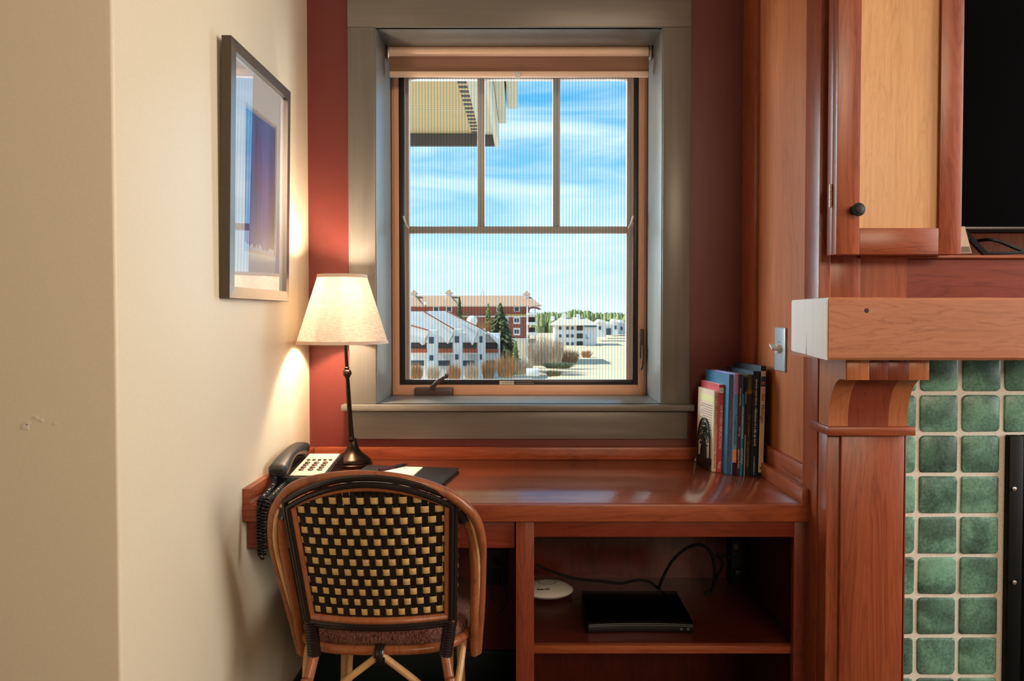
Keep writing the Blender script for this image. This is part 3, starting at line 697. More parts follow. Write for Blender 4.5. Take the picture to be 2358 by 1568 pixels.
# ================================================================== lamp
LB = Vector((-.522, 2.318, ZD)); LT = Vector((at(790, 710, 2.272).x, 2.272, at(790, 710, 2.272).z))
lean = (LT-LB); 
lm = thing('table_lamp', 'bronze table lamp with a glowing linen shade on the desk', 'lamp', LB)
ax = lean.normalized(); Lm = basis(Vector((1, 0, 0)).cross(ax).cross(ax)*-1 if False else (Vector((0, 1, 0)).cross(ax)), ax.cross(Vector((0, 1, 0)).cross(ax)), LB)
def lz(v, Y=2.29): return (at(790, v, Y).z - ZD)
obj('base', lathe(nb(), [(0, 0), (.0575, 0), (.059, .004), (.0585, .009), (.054, .012), (.0555, .015), (.054, .020), (.046, .027), (.036, .034), (.026, .043), (.018, .055), (.013, .070), (.0105, .085), (0, .086)], 40, Matrix.Translation(LB)), M_bronze, lm)
zball = lz(857, 2.30)
obj('stem', lathe(nb(), [(0, .075), (.0095, .078), (.0115, .081), (.012, .084), (.0095, .088), (.0085, .095), (.0075, .15), (.0062, zball-.016), (.0085, zball-.013), (.0085, zball-.010), (.0062, zball-.009), (.0062, zball+.012), (.0085, zball+.014), (.0085, zball+.017), (.0058, zball+.019), (.0055, .40), (0, .40)], 24, Lm), M_bronze, lm)
bp = (Lm @ Vector((0, 0, zball)))
bm = nb(); lathe(bm, [(0, -.0135)]+[(.0135*math.sin(a), -.0135*math.cos(a)) for a in [PI*k/12 for k in range(1, 12)]]+[(0, .0135)], 24, Matrix.Translation(bp))
obj('joint_ball', bm, M_bronze, lm)
bm = nb(); lathe(bm, [(0, 0), (.006, .001), (.0085, .006), (.0075, .011), (.004, .013), (.004, .016), (0, .016)], 20, Matrix.Translation(bp+Vector((.006, -.012, 0))) @ Matrix.Rotation(PI/2.6, 4, 'X') @ Matrix.Rotation(.5, 4, 'Y')); obj('joint_knob', bm, M_bronze, lm)
# shade
M_shade = bpy.data.materials.new('linen_shade'); M_shade.use_nodes = True
t = M_shade.node_tree; b = t.nodes['Principled BSDF']; mo = [n for n in t.nodes if n.type == 'OUTPUT_MATERIAL'][0]
fa = noise(t, coords(t, (60, 60, 700), rnd=False), 1, 4, .6, .3); fb = noise(t, coords(t, (600, 600, 30), rnd=False), 1, 4, .6, .3)
cc = mixc(t, 1.0, ramp_node(t, fa, [(.35, (.62, .60, .56, 1)), (.62, (1, 1, 1, 1))]), ramp_node(t, fb, [(.35, (.72, .70, .66, 1)), (.62, (1, 1, 1, 1))]), 'MULTIPLY')
cc = mixc(t, 1.0, cc, lin(242, 238, 234), 'MULTIPLY')
d_ = N(t, 'ShaderNodeBsdfDiffuse'); tl = N(t, 'ShaderNodeBsdfTranslucent'); ms = N(t, 'ShaderNodeMixShader'); ms.inputs[0].default_value = .55
t.links.new(cc, d_.inputs[0]); t.links.new(cc, tl.inputs[0]); t.links.new(d_.outputs[0], ms.inputs[1]); t.links.new(tl.outputs[0], ms.inputs[2]); t.links.new(ms.outputs[0], mo.inputs[0])
M_band = mat('shade_band', lin(232, 204, 180), .8)
zb_, zt_ = lz(790, 2.272)+.0, lz(633, 2.272)
hs = Vector((at(789, 783, 2.272).x, 2.272, ZD)); r0 = 103.5/F*2.272; r1 = 54.5/F*2.272
Sm = Matrix.Translation(hs)
obj('shade', lathe(nb(), [(r0, zb_), (r1, zt_), (r1-.0012, zt_), (r0-.0012, zb_), (r0, zb_)], 64, Sm), M_shade, lm)
k = (r0-r1)/(zt_-zb_)
obj('shade_band', lathe(nb(), [(r0+.0012, zb_-.001), (r0+.0012-k*.009, zb_+.008), (r0-.002-k*.009, zb_+.008), (r0-.003, zb_-.001), (r0+.0012, zb_-.001)], 64, Sm), M_band, lm)
obj('shade_band', lathe(nb(), [(r1+.0014+k*.009, zt_-.009), (r1+.0014, zt_+.001), (r1-.002, zt_+.001), (r1-.002+k*.009, zt_-.009), (r1+.0014+k*.009, zt_-.009)], 64, Sm), M_band, lm)
bm = nb()
for a in range(3): tube(bm, [hs+Vector((0, 0, zt_-.012)), hs+Vector((math.cos(a*2.094)*(r1-.001), math.sin(a*2.094)*(r1-.001), zt_-.004))], .0014, 6)
tube(bm, [Lm @ Vector((0, 0, .39)), hs+Vector((0, 0, zt_+.002))], .004, 8)
obj('spider_fitter', bm, M_bronze, lm)
M_bulb = mat('bulb_glow', (1, .8, .55, 1), .4, emit=(1, .72, .42, 1), es=30)
bc = hs+Vector((0, 0, (zb_+zt_)/2+.03))
obj('bulb', lathe(nb(), [(.012, -.045), (.014, -.03), (.024, -.01), (.029, .01), (.025, .027), (.012, .037), (0, .039)], 20, Matrix.Translation(bc+Vector((.03, 0, 0)))), M_bulb, lm)
l = light('lamp_light', 'POINT', 22, (1, .77, .56), bc+Vector((-.012, -.01, .01)), shadow_soft_size=.025)
l.parent = lm; l.location = l.location - LB

# ================================================================== telephone
ph = thing('telephone', 'black desk telephone with a pale keypad plate at the left desk end', 'telephone', (-.60, 2.1, ZD))
TX0, TX1, TY0, TY1 = -.662, -.528, 2.0, 2.225
zw = lambda y: ZD+.030+(y-TY0)/(TY1-TY0)*.026
bm = nb(); prof = [(TY0, ZD+.004), (TY0-.004, ZD+.018), (TY0+.004, zw(TY0)), (TY1-.008, zw(TY1-.008)), (TY1, zw(TY1)-.006), (TY1, ZD+.004)]
prism(bm, [(TX0, y, z) for y, z in prof], (TX1-TX0, 0, 0))
bmesh.ops.bevel(bm, geom=bm.edges[:], offset=.003, segments=2, affect='EDGES'); obj('body', bm, M_black, ph)
for x_ in (TX0+.02, TX1-.02): 
    for y_ in (TY0+.03, TY1-.03): obj('foot', lathe(nb(), [(0, 0), (.007, 0), (.007, .006), (0, .006)], 10, Matrix.Translation((x_, y_, ZD))), M_blackm, ph)
M_plate = mat('keypad_plate', lin(226, 198, 176), .45)
KX0, KX1 = -.624, -.536
sl = .026/(TY1-TY0)
bm = nb(); prism(bm, [(KX0, TY0+.02, zw(TY0+.02)+.0005), (KX1, TY0+.02, zw(TY0+.02)+.0005), (KX1, TY1-.012, zw(TY1-.012)+.0005), (KX0, TY1-.012, zw(TY1-.012)+.0005)], (0, 0, .0014))
plate = obj('keypad_plate', bm, M_plate, ph)
def key(x_, y_, rx, ry): 
    bm = nb(); lathe(bm, [(1, 0), (1, .0022), (.8, .0032), (0, .0034)], 16, Matrix.Translation((x_, y_, zw(y_)+.0018)) @ Matrix.Rotation(math.atan(sl), 4, 'X') @ Matrix.Diagonal((rx, ry, 1, 1))); return bm
M_key = mat('key_brown', lin(70, 42, 32), .4)
for i in range(5): obj('function_key', key(KX0+.014+i*.0155, 2.150, .0052, .0045), M_key, plate)
for r in range(4):
    for c_ in range(3):
        y_ = 2.126-r*.0205; x_ = KX0+.018+c_*.025
        obj('number_key', key(x_, y_, .0078, .0066), M_key, plate)
        text('123456789*0#'[r*3+c_], .006, basis((1, 0, 0), (0, 1, sl), (x_+.0035, y_, zw(y_)+.0053)), M_cream_ink, plate, 'key_digit')
text('hotel room', .006, basis((1, 0, 0), (0, 1, sl), ((KX0+KX1)/2, 2.192, zw(2.192)+.0022)), M_key, plate, 'plate_lettering') if False else None
# handset
bm = nb(); secs = []
HX, HY0, HY1 = -.648, 1.985, 2.222
for i in range(25):
    q = i/24; y = HY0+(HY1-HY0)*q; zb0_ = zw(y)+.004
    arch = math.sin(PI*min(max((q-.18)/.64, 0), 1))
    bot = zb0_+.020*arch; top = zb0_+.020+.020*math.sin(PI*(.12+.80*q))**.8+.004
    wd = .0245-.0055*arch
    if i in (0, 24): bot += .006; top -= .008; wd -= .006
    h = (top-bot)/2; cz = (top+bot)/2
    sec = []
    for k in range(16):
        a = 2*PI*k/16; ca, sa = math.cos(a), math.sin(a)
        sec.append((HX+wd*math.copysign(abs(ca)**.6, ca), y, cz+h*math.copysign(abs(sa)**.7, sa)))
    secs.append(sec)
loft(bm, secs); 
M_hand = painted('handset_black', lin(22, 20, 20), .42, amt=.2, bs=.15, scale=700)
obj('handset', bm, M_hand, ph)
# curly cord
path = spline([(HX-.004, HY0-.002, ZD+.040), (HX+.0, 1.955, ZD+.022), (-.645, 1.90, ZD+.012), (-.640, 1.838, ZD+.008), (-.637, 1.822, ZD-.03), (-.634, 1.815, ZD-.085), (-.629, 1.812, ZD-.118), (-.624, 1.815, ZD-.10), (-.626, 1.82, ZD-.04), (-.622, 1.829, ZD+.006), (-.622, 1.87, ZD+.012), (-.628, 1.93, ZD+.012), (-.632, 1.975, ZD+.014), (-.634, 2.0, ZD+.018)], 10)
path[:] = [Vector(p) for p in path]
pk = []
for p in path:
    if p.z < ZD: pk.append(p)
    else: pk.append(p)
obj('curly_cord', tube(nb(), helix(pk, .0060, 78, 10), .0026, 7), M_black, ph)
# ------------------------------------------------------------------ leather folder, notepad, pen
fo = thing('leather_folder', 'black leather folder lying on the desk behind the chair back', 'folder', (-.345, 2.135, ZD), (0, 0, math.radians(-9)))
M_leather = painted('black_leather', lin(26, 26, 28), .45, amt=.2, bs=.3, scale=400)
obj('cover', B(-.14, .14, -.115, .115, 0, .004, bev=.0015), M_leather, fo, local=True)
obj('pages', B(-.135, .134, -.111, .111, .004, .009), M_paper, fo, local=True, smooth=False)
obj('cover', B(-.14, .14, -.115, .115, .009, .0125, bev=.0015), M_leather, fo, local=True)
np_ = thing('notepad', 'small white notepad on top of the black folder', 'notepad', (-.350, 2.170, ZD+.0127), (0, 0, math.radians(-6)))
obj('sheets', B(-.05, .05, -.07, .055, 0, .0035, bev=.0005), M_paper, np_, local=True)
bm = nb(); prism(bm, [(-.006, .034, .0036), (.006, .034, .0036), (.004, .04, .0036), (-.003, .042, .0036)], (0, 0, .0003)); obj('printed_mark', bm, mat('brown_ink', lin(130, 90, 76), .6), np_, local=True)
pn = thing('pen', 'dark red pen with a black tip on the notepad', 'pen', (-.385, 2.185, ZD+.0207), (0, 0, math.radians(-38)))
obj('barrel', lathe(nb(), [(0, -.07), (.002, -.066), (.0042, -.05), (.0042, .04), (0, .04)], 14, Matrix.Rotation(PI/2, 4, 'X')), mat('maroon_plastic', lin(60, 16, 20), .3), pn, local=True)
obj('cap', lathe(nb(), [(0, -.06), (.0045, -.058), (.0045, -.02), (0, -.02)], 14, Matrix.Translation((0, -.002, 0)) @ Matrix.Rotation(PI/2, 4, 'X')), M_black, pn, local=True)

# ================================================================== books
def flatmat(n, r, g, b, rough=.45): return mat(n, lin(r, g, b), rough)
XM = basis((0, 0, -1), (1, 0, 0), (0, 0, 0))
yaw = math.radians(7); leanR = math.radians(1.3)
books = [
 # u0,u1 at foot, v top, depth, paperback?, cover, label, titles[(text, centre fraction from foot, size, ink)]
 (1640, 1650, 901, .135, 1, (232, 206, 178), 'cream paperback with black spine lettering, leftmost beside the iron bookend', [('A BOY, A BIKE & BUSTER', .78, .0085, 'k'), ('The Story from One-Room School', .42, .0055, 'k'), ('Brandon Chavers', .13, .006, 'k')]),
 (1651, 1662, 886, .150, 1, (196, 74, 78), 'red paperback with white spine lettering and a small white square', [('NORTHERN REFLECTIONS', .52, .0108, 'w'), ('Rugg', .085, .010, 'w')]),
 (1673, 1684, 862, .190, 0, (48, 106, 142), 'tall blue cloth book with dull gold lettering beside the red paperback', [('SEASONS OF LITTLE TRAVERSE BAY', .70, .0096, 'g'), ('Photographs by Leon W. Perry', .27, .0065, 'g')]),
 (1685, 1695.5, 861, .185, 0, (150, 140, 196), 'lilac and sky-blue picture book with an orange foot on its spine', [('The Legend of Sleeping Bear', .45, .0078, 'n')]),
 (1696, 1703.5, 863, .180, 0, (84, 42, 54), 'maroon picture book with gold spine lettering', [('Lighthouse Fireflies', .17, .0072, 'w'), ('LeAnn Trigg', .44, .0055, 'w'), ('Mackinac Island Press', .78, .0058, 'w')]),
 (1704, 1709.5, 869, .180, 0, (28, 140, 182), 'thin turquoise book about loons with white lettering', [('LOONS! Diving Birds of the North', .54, .0064, 'w'), ('LOVE/TURLEY', .20, .0074, 'w')]),
 (1710, 1714.5, 870, .175, 0, (24, 28, 44), 'very thin navy book with a white lower edge', [('Sleeping Bear Press', .80, .0044, 'w')]),
 (1715, 1727, 863, .180, 0, (42, 42, 30), 'dark olive picture book with a gold patch at the head of its spine', [('The Legend of Leelanau', .22, .0078, 'g'), ('Wargin / van Frankenhuyzen', .50, .0055, 'g'), ('Sleeping Bear Press', .87, .0050, 'g')]),
 (1728, 1744, 855, .200, 0, (16, 40, 58), 'navy hardback with fine white lowercase spine lettering', [('deborah wyatt fellows', .80, .0085, 'w'), ('reflections of a life up north', .47, .0098, 'w'), ('prism publications inc.', .10, .0062, 'w')]),
 (1745, 1757.5, 843, .200, 0, (12, 22, 38), 'tallest navy hardback with a beige spine label, nearest the wood panel', [('Our', .715, .0125, 'k'), ('Michigan', .565, .0155, 'k')]),
]
INK = {'k': M_ink, 'w': M_cream_ink, 'g': mat('dull_gold_ink', lin(150, 128, 84), .5), 'n': mat('navy_ink', lin(30, 40, 90), .5)}
vb = [1086.5, 1088, 1093.5, 1095, 1096, 1096.5, 1097, 1097, 1097, 1097]
prev = None
for i, (u0, u1, vt, dep, pbk, colr, lb, titles) in enumerate(books):
    p = onz(u0, vb[i], ZD); p1 = onz(u1, vb[i], ZD); w = (p1-p).length*math.cos(yaw)
    top = at(u0+5, vt, p.y); h = top.z-ZD
    p.z += w*math.sin(leanR)+.0002
    bk_ = thing('book', lb, 'book', p, (0, leanR, yaw), 'books standing on the desk')
    m = painted('book_cover', lin(*colr), .42, amt=.04, bs=.02, scale=80)
    tb = .0006 if pbk else .0022; ov = 0 if pbk else .003
    bm = nb()
    box(bm, 0, tb, 0, dep, 0, h, bev=.0004, seg=1); box(bm, w-tb, w, 0, dep, 0, h, bev=.0004, seg=1); box(bm, tb, w-tb, -.0004, .002, 0, h, bev=.0004, seg=1)
    obj('cover', bm, m, bk_, local=True)
    obj('pages', B(tb, w-tb, .002, dep-ov, ov, h-ov), M_paper, bk_, local=True, smooth=False)
    def spine_patch(z0, z1, c3, name='spine_patch', x0=.0006, x1=None):
        return obj(name, B(x0, (x1 or w)-.0006, -.0008, .0001, z0*h, z1*h), flatmat('print', *c3), bk_, local=True, smooth=False)
    if i == 0:
        obj('cover_label', B(-.0003, 0, .006, .115, h*.855, h*.93), flatmat('yellow_print', 224, 222, 160), bk_, local=True, smooth=False)
        bm = nb()
        for k in range(11): box(bm, -.0004, 0, .012, .10+.01*math.sin(k*2.3), h*(.80-k*.030), h*(.812-k*.030))
        obj('blurb_lines', bm, flatmat('grey_print', 150, 132, 120), bk_, local=True, smooth=False)
        bm = nb()
        for k in range(12): box(bm, -.0004, 0, .010+k*.0022, .0112+k*.0022, h*.06, h*.15)
        obj('barcode', bm, M_ink, bk_, local=True, smooth=False)
    if i == 1: spine_patch(.905, .965, (232, 222, 212)); text('1', .008, XM @ Matrix.Translation((-h*.935, w/2, .001)), M_ink, bk_)
    if i == 3: spine_patch(.0, .125, (20, 24, 44)); spine_patch(.13, .26, (236, 160, 120)); spine_patch(.26, .31, (110, 170, 206)); spine_patch(.31, .80, (96, 158, 206)); spine_patch(.80, 1, (186, 150, 206))
    if i == 5: spine_patch(.83, 1, (14, 18, 22))
    if i == 6: spine_patch(.0, .42, (196, 200, 206), x0=w*.55)
    if i == 7: spine_patch(.81, 1, (92, 74, 34)); spine_patch(.815, .85, (206, 160, 60))
    if i == 9:
        spine_patch(.035, .955, (222, 196, 164)); 
        obj('spine_picture', B(.0012, w-.0012, -.0012, 0, h*.815, h*.905), flatmat('picture_blue', 34, 70, 104), bk_, local=True, smooth=False)
        obj('spine_picture', lathe(nb(), [(0, .0003), (w*.3, .0002), (w*.32, 0)], 14, Matrix.Translation((w/2, -.0012, h*.845)) @ Matrix.Rotation(PI/2, 4, 'X')), flatmat('picture_red', 190, 110, 90), bk_, local=True)
        obj('publisher_mark', B(w*.35, w*.62, -.0010, 0, h*.065, h*.085), M_ink, bk_, local=True, smooth=False)
    for s, fr_, sz, ink in titles:
        text(s, sz, XM @ Matrix.Translation((-h*fr_, w*.5, .0012)), INK[ink], bk_, 'title')
# bookend: iron tree inside an arch
p = onz(1606, 1050, ZD)
b1 = onz(1636, 1086, ZD); 
be = thing('bookend', 'black iron bookend cut as a tree inside an arch, left of the books', 'bookend', (onz(1640, 1086.5, ZD).x-.004, onz(1640, 1086.5, ZD).y+.012, ZD), (0, leanR, yaw))
wB, hB = .105, .15
def Lp(y, z, x_=-.002): return Vector((x_, y, z))
bm = nb(); arch = [Lp(0, .0)]+[Lp(0, hB*.30*k) for k in (.5, 1)]+[Lp(wB/2-wB/2*math.cos(a), hB*.45+hB*.55*math.sin(a)) for a in [PI*k/14 for k in range(15)]]+[Lp(wB, hB*.3), Lp(wB, 0)]
tube(bm, arch, .0028, 8); obj('arch', bm, M_iron, be, local=True)
obj('back_plate', B(-.003, -.001, 0, wB, 0, .034), M_iron, be, local=True, smooth=False)
obj('base_plate', B(-.003, -.001+.06, 0, wB, 0.0, .0012) if False else B(-.003, -.0005, 0, wB, 0, .002), M_iron, be, local=True, smooth=False)
bm = nb(); tube(bm, [Lp(wB*.5, .03), Lp(wB*.48, .07), Lp(wB*.5, .11)], [.0055, .0045, .003], 8)
tube(bm, [Lp(wB*.32, .03), Lp(wB*.36, .06), Lp(wB*.46, .085)], [.003, .003, .002], 6); tube(bm, [Lp(wB*.72, .03), Lp(wB*.66, .06), Lp(wB*.54, .085)], [.003, .003, .002], 6)
rb_ = random.Random(5)
for k in range(16):
    a = PI*(k/15); tube(bm, [Lp(wB*.5, .08+.03*rb_.random()), Lp(wB*.5-wB*.40*math.cos(a)*rb_.uniform(.7, 1.05), .085+.055*math.sin(a)*rb_.uniform(.7, 1))], .0014, 5)
obj('tree_trunk', bm, M_iron, be, local=True)
bm = nb()
for k in range(60):
    a = rb_.uniform(0, PI*2); q = rb_.random()**.5; y_, z_ = wB*.5+wB*.43*q*math.cos(a), .098+.042*q*math.sin(a)
    bmesh.ops.create_icosphere(bm, subdivisions=1, radius=rb_.uniform(.0028, .005), matrix=Matrix.Translation((-.002, y_, z_)) @ Matrix.Diagonal((.5, 1, 1, 1)))
o = obj('leaves', bm, M_iron, be, local=True); o['kind'] = 'stuff'
bm = nb(); prism(bm, [onz(1598, 1062, ZD)+Vector((0, 0, .0005)), onz(1606, 1062, ZD)+Vector((0, 0, .0005)), onz(1606, 1062, ZD)+Vector((0, 0, .022))], (0, .001, 0))
tag(obj('paper_scrap', bm, M_paper, smooth=False, origin=tuple(onz(1602, 1062, ZD))), 'small folded paper corner sticking out left of the bookend', 'paper')

# ================================================================== picture on the left wall
pf = thing('framed_picture', 'framed abstract blue and purple print behind glass on the cream wall', 'picture', (XL, 1.93, 1.262), (0, math.radians(0.95), 0))
# local frame: x out of the wall, y along the wall, z up
pw0, pw1, phh = -.215, .217, .585; fw = .026; ft = .024
M_pframe = mat('pewter_frame', lin(150, 144, 138), .24, metal=.9)
M_pside = mat('dark_frame_side', lin(74, 60, 46), .5)
def rail(name, pts4):
    bm = nb(); a = pts4
    loft(bm, [[(.002, a[0][0], a[0][1]), (ft, a[0][0], a[0][1]), (ft+.001, a[0][2], a[0][3]), (.010, a[0][2], a[0][3])],
              [(.002, a[1][0], a[1][1]), (ft, a[1][0], a[1][1]), (ft+.001, a[1][2], a[1][3]), (.010, a[1][2], a[1][3])]])
    return obj(name, bm, M_pframe, pf, local=True, smooth=False)
rail('frame_rail', ((pw0, 0, pw0+fw, fw), (pw1, 0, pw1-fw, fw))); rail('frame_rail', ((pw0, phh, pw0+fw, phh-fw), (pw1, phh, pw1-fw, phh-fw)))
rail('frame_rail', ((pw0, 0, pw0+fw, fw), (pw0, phh, pw0+fw, phh-fw))); rail('frame_rail', ((pw1, 0, pw1-fw, fw), (pw1, phh, pw1-fw, phh-fw)))
for (a_, b_, c_, d_) in ((pw0-.0012, pw0, -.0012, phh+.0012), (pw1, pw1+.0012, -.0012, phh+.0012), (pw0, pw1, -.0012, 0), (pw0, pw1, phh, phh+.0012)):
    obj('frame_side', B(.002, ft-.0005, a_, b_, c_, d_), M_pside, pf, local=True, smooth=False)
M_mat = mat('mat_board', lin(226, 222, 220), .7)
mw0, mw1, mh0, mh1 = pw0+.115, pw1-.085, .115, phh-.115
bm = nb()
x0_, x1_ = .0118, .0138
box(bm, x0_, x1_, pw0+fw-.004, mw0, fw-.004, phh-fw+.004); box(bm, x0_, x1_, mw1, pw1-fw+.004, fw-.004, phh-fw+.004)
box(bm, x0_, x1_, mw0, mw1, fw-.004, mh0); box(bm, x0_, x1_, mw0, mw1, mh1, phh-fw+.004)
obj('mat_board', bm, M_mat, pf, local=True, smooth=False)
bm = nb(); g = .006
for (a, b_, c_, d_) in ((mw0, mw0+g, mh0, mh1), (mw1-g, mw1, mh0, mh1), (mw0+g, mw1-g, mh0, mh0+g), (mw0+g, mw1-g, mh1-g, mh1)): box(bm, .0112, .0125, a, b_, c_, d_)
obj('inner_mat', bm, mat('inner_mat', lin(206, 186, 180), .7), pf, local=True, smooth=False)
M_art = mat('abstract_print', rough=.7); t = M_art.node_tree; b = t.nodes['Principled BSDF']
f1 = noise(t, coords(t, (1, 26, 2.2), rnd=False), 1, 6, .65, .4); f2 = noise(t, coords(t, (1, 7, 3), rnd=False), 1, 3, .5)
ca = ramp_node(t, f2, [(.32, lin(64, 124, 206)), (.45, lin(88, 96, 190)), (.55, lin(150, 80, 170)), (.68, lin(92, 44, 80))])
cb_ = ramp_node(t, f1, [(.3, (.25, .22, .3, 1)), (.55, (.8, .8, .85, 1)), (.8, (1.3, 1.3, 1.4, 1))])
t.links.new(mixc(t, 1.0, ca, cb_, 'MULTIPLY'), b.inputs['Base Color'])
# ragged lower edge of brush strokes
bm = nb(); n = 34; ra = random.Random(11); prev = None; low = []
for k in range(n+1):
    low.append((.0106, mw0+g+(mw1-mw0-2*g)*k/n, mh0+.012+ra.uniform(0, .016)))
top_ = [(.0106, mw1-g-(mw1-mw0-2*g)*k/n, mh1-g-.004) for k in (0, n)]
bm = prism(nb(), low+top_, (.0004, 0, 0)); obj('print', bm, M_art, pf, local=True, smooth=False)
obj('print_paper', B(.009, .0104, mw0, mw1, mh0, mh1), mat('pale_blue_paper', lin(176, 188, 214), .7), pf, local=True, smooth=False)
obj('backing', B(.001, .0085, pw0+.006, pw1-.006, .006, phh-.006), M_pside, pf, local=True, smooth=False)
M_pglass = bpy.data.materials.new('picture_glass'); M_pglass.use_nodes = True
t = M_pglass.node_tree; t.nodes.clear()
tr_ = N(t, 'ShaderNodeBsdfTransparent'); gl = N(t, 'ShaderNodeBsdfGlossy'); gl.inputs['Roughness'].default_value = .0
fl = N(t, 'ShaderNodeLayerWeight'); fl.inputs['Blend'].default_value = .5
fp = N(t, 'ShaderNodeMath', operation='POWER'); fp.inputs[1].default_value = 2.2; t.links.new(fl.outputs['Facing'], fp.inputs[0])
fr = N(t, 'ShaderNodeMath', operation='MULTIPLY_ADD'); fr.inputs[1].default_value = 0.8; fr.inputs[2].default_value = 0.15; t.links.new(fp.outputs[0], fr.inputs[0])
ms = N(t, 'ShaderNodeMixShader'); mo = N(t, 'ShaderNodeOutputMaterial')
t.links.new(fr.outputs[0], ms.inputs[0]); t.links.new(tr_.outputs[0], ms.inputs[1]); t.links.new(gl.outputs[0], ms.inputs[2]); t.links.new(ms.outputs[0], mo.inputs[0])
bm = nb(); vs = [bm.verts.new((.0148, y, z)) for y, z in ((pw0+fw-.003, fw-.003), (pw1-fw+.003, fw-.003), (pw1-fw+.003, phh-fw+.003), (pw0+fw-.003, phh-fw+.003))]; bm.faces.new(vs)
obj('glass', bm, M_pglass, pf, local=True, smooth=False)
# ================================================================== rattan chair
M_rat = wood('rattan_pole', lin(84, 40, 22), lin(150, 86, 52), lin(176, 108, 68), 'Z', rough=.3, wild=.5)
M_rat2 = painted('pale_rattan', lin(206, 160, 108), .4, amt=.1, bs=.05, scale=30)
M_wick = mat('black_wicker', lin(34, 25, 23), .25)
M_strandD = painted('dark_strand', lin(36, 27, 25), .3, 'Z', .3, .2)
M_strandY = painted('straw_strand', lin(226, 188, 120), .45, 'X', .08, .2)
ch = thing('rattan_chair', 'rattan bistro armchair with black and straw woven back, pushed up to the desk', 'chair', (-.33, 1.86, 0))
YT, YBt = 1.665, 1.735; BUL = .034
TLp, TRp = at(657, 1153, YT), at(1050, 1150, YT); BLp, BRp = at(709, 1430, YBt), at(1046, 1430, YBt)
ARC = .205
def Wp(s, tq, off=0.0):
    a = BLp.lerp(BRp, (s+1)/2); b_ = TLp.lerp(TRp, (s+1)/2)
    p = a + (b_-a)*tq; p = p + Vector((0, -BUL*(1-s*s)-off, 0)); return p
def tarc(s): return 1+ARC*(1-s*s)
br = obj('backrest_frame', tube(nb(), [Wp(s/20, tarc(s/20)*.935-.0, .004) for s in range(-18, 19)], .0075, 10), M_rat, ch)
obj('bottom_slat', tube(nb(), [Wp(s/20, .058, .004) for s in range(-18, 19)], .0085, 10), M_rat, br)
for s in (-1, 1): obj('side_slat', tube(nb(), [Wp(s*.905, k/10, .004) for k in range(0, 10)]+[Wp(s*.905, .955, .004)], .0068, 10), M_rat, br)
for j, (e_, r_, o_) in enumerate(((1.0, .0074, .006), (.958, .0066, .010))):
    d = 1-e_
    loop = [Wp(s/20*e_, tarc(s/20)*(1-d*1.0), o_) for s in range(-20, 21)] + [Wp(e_, 1-k/10*(1), o_) for k in range(1, 11)] + [Wp(-s/20*e_, 0+d*.6, o_) for s in range(-19, 20)] + [Wp(-e_, k/10, o_) for k in range(0, 10)]
    obj('black_trim', tube(nb(), loop, r_, 8, closed=True), M_wick, br)
# woven strands
NC, NR = 23, 14
dS = 1.86/NC; dT = .0815
def ribbon(pts, side, hw, th):
    """flat strand through pts; side = half-width direction, th = thickness direction"""
    bm = nb(); secs = []
    for p in pts:
        s_ = side*hw; n_ = Vector((0, -th, 0)); secs.append([p-s_-n_, p+s_-n_, p+s_*.96+n_, p-s_*.96+n_])
    loft(bm, secs); return bm
A = .0017
def weave(base, smax, part_parent, rows0=.045, flip=0):
    for i in range(NC):
        s = -smax + 2*smax*(i+.5)/NC; tm = tarc(s)*.945; pts = []
        n = 56
        for k in range(n+1):
            tq = rows0-.02 + (tm-rows0+.02)*k/n; j = (tq-rows0)/dT
            ph_ = math.cos(PI*(j)) * (1 if i % 2 == flip else -1)
            pts.append(Wp(s, tq, base - A*max(-1, min(1, ph_*1.4))))
        obj('vertical_strand', ribbon(pts, Vector((1, 0, 0)), smax/NC*.178*.93, .0004), M_strandD, part_parent, smooth=True, ang=60)
    for j in range(NR):
        tq = rows0+dT*j
        if tq > 1.09: continue
        lim = smax
        if tq > .945: lim = min(smax, math.sqrt(max(0, 1-(tq/.945-1)/ARC)))
        pts = []; n = int(NC*4*lim/smax)
        if n < 8: continue
        for k in range(n+1):
            s = -lim+2*lim*k/n; i = (s+smax)/(2*smax)*NC-.5
            ph_ = math.cos(PI*(i-j-flip))
            pts.append(Wp(s, tq, base + A*max(-1, min(1, ph_*1.8))))
        up_ = (Wp(0, 1)-Wp(0, 0)).normalized()
        obj('straw_strand', ribbon(pts, up_, .0078, .0004), M_strandY, part_parent, smooth=True, ang=60)
weave(0, .93, br)
# the other face of the back, seen only at its edges
fb = obj('front_lining', tube(nb(), [Wp(s/20*1.03, tarc(s/20)*.98, -.022) for s in range(-20, 21)], .005, 8), M_wick, ch)
weave(-.021, 1.03, fb, flip=1)
# hoops: outer, thin middle and inner poles
def pole(name, px, r, m, parent=ch, seg=12, n=7):
    pts = [at(u, v, y) for u, v, y in px]; return obj(name, tube(nb(), spline(pts, n), r, seg), m, parent)
pole('outer_hoop', [(694, 1500, 1.86), (668, 1400, 1.82), (641, 1300, 1.77), (628, 1235, 1.72), (633, 1178, 1.685), (664, 1130, 1.66), (716, 1107, 1.645), (794, 1096, 1.632), (866, 1096, 1.63), (938, 1105, 1.632), (1008, 1126, 1.645), (1062, 1158, 1.66), (1094, 1194, 1.68), (1108, 1240, 1.71), (1109, 1300, 1.76), (1106, 1400, 1.81), (1099, 1500, 1.86)], .0115, M_rat)
pole('thin_hoop', [(684, 1440, 1.83), (652, 1330, 1.765), (634, 1252, 1.71), (636, 1195, 1.68), (652, 1160, 1.665)], .0052, M_rat2)
pole('thin_hoop', [(1097, 1460, 1.83), (1101, 1330, 1.765), (1097, 1250, 1.71), (1083, 1195, 1.68), (1066, 1168, 1.665)], .0052, M_rat2)
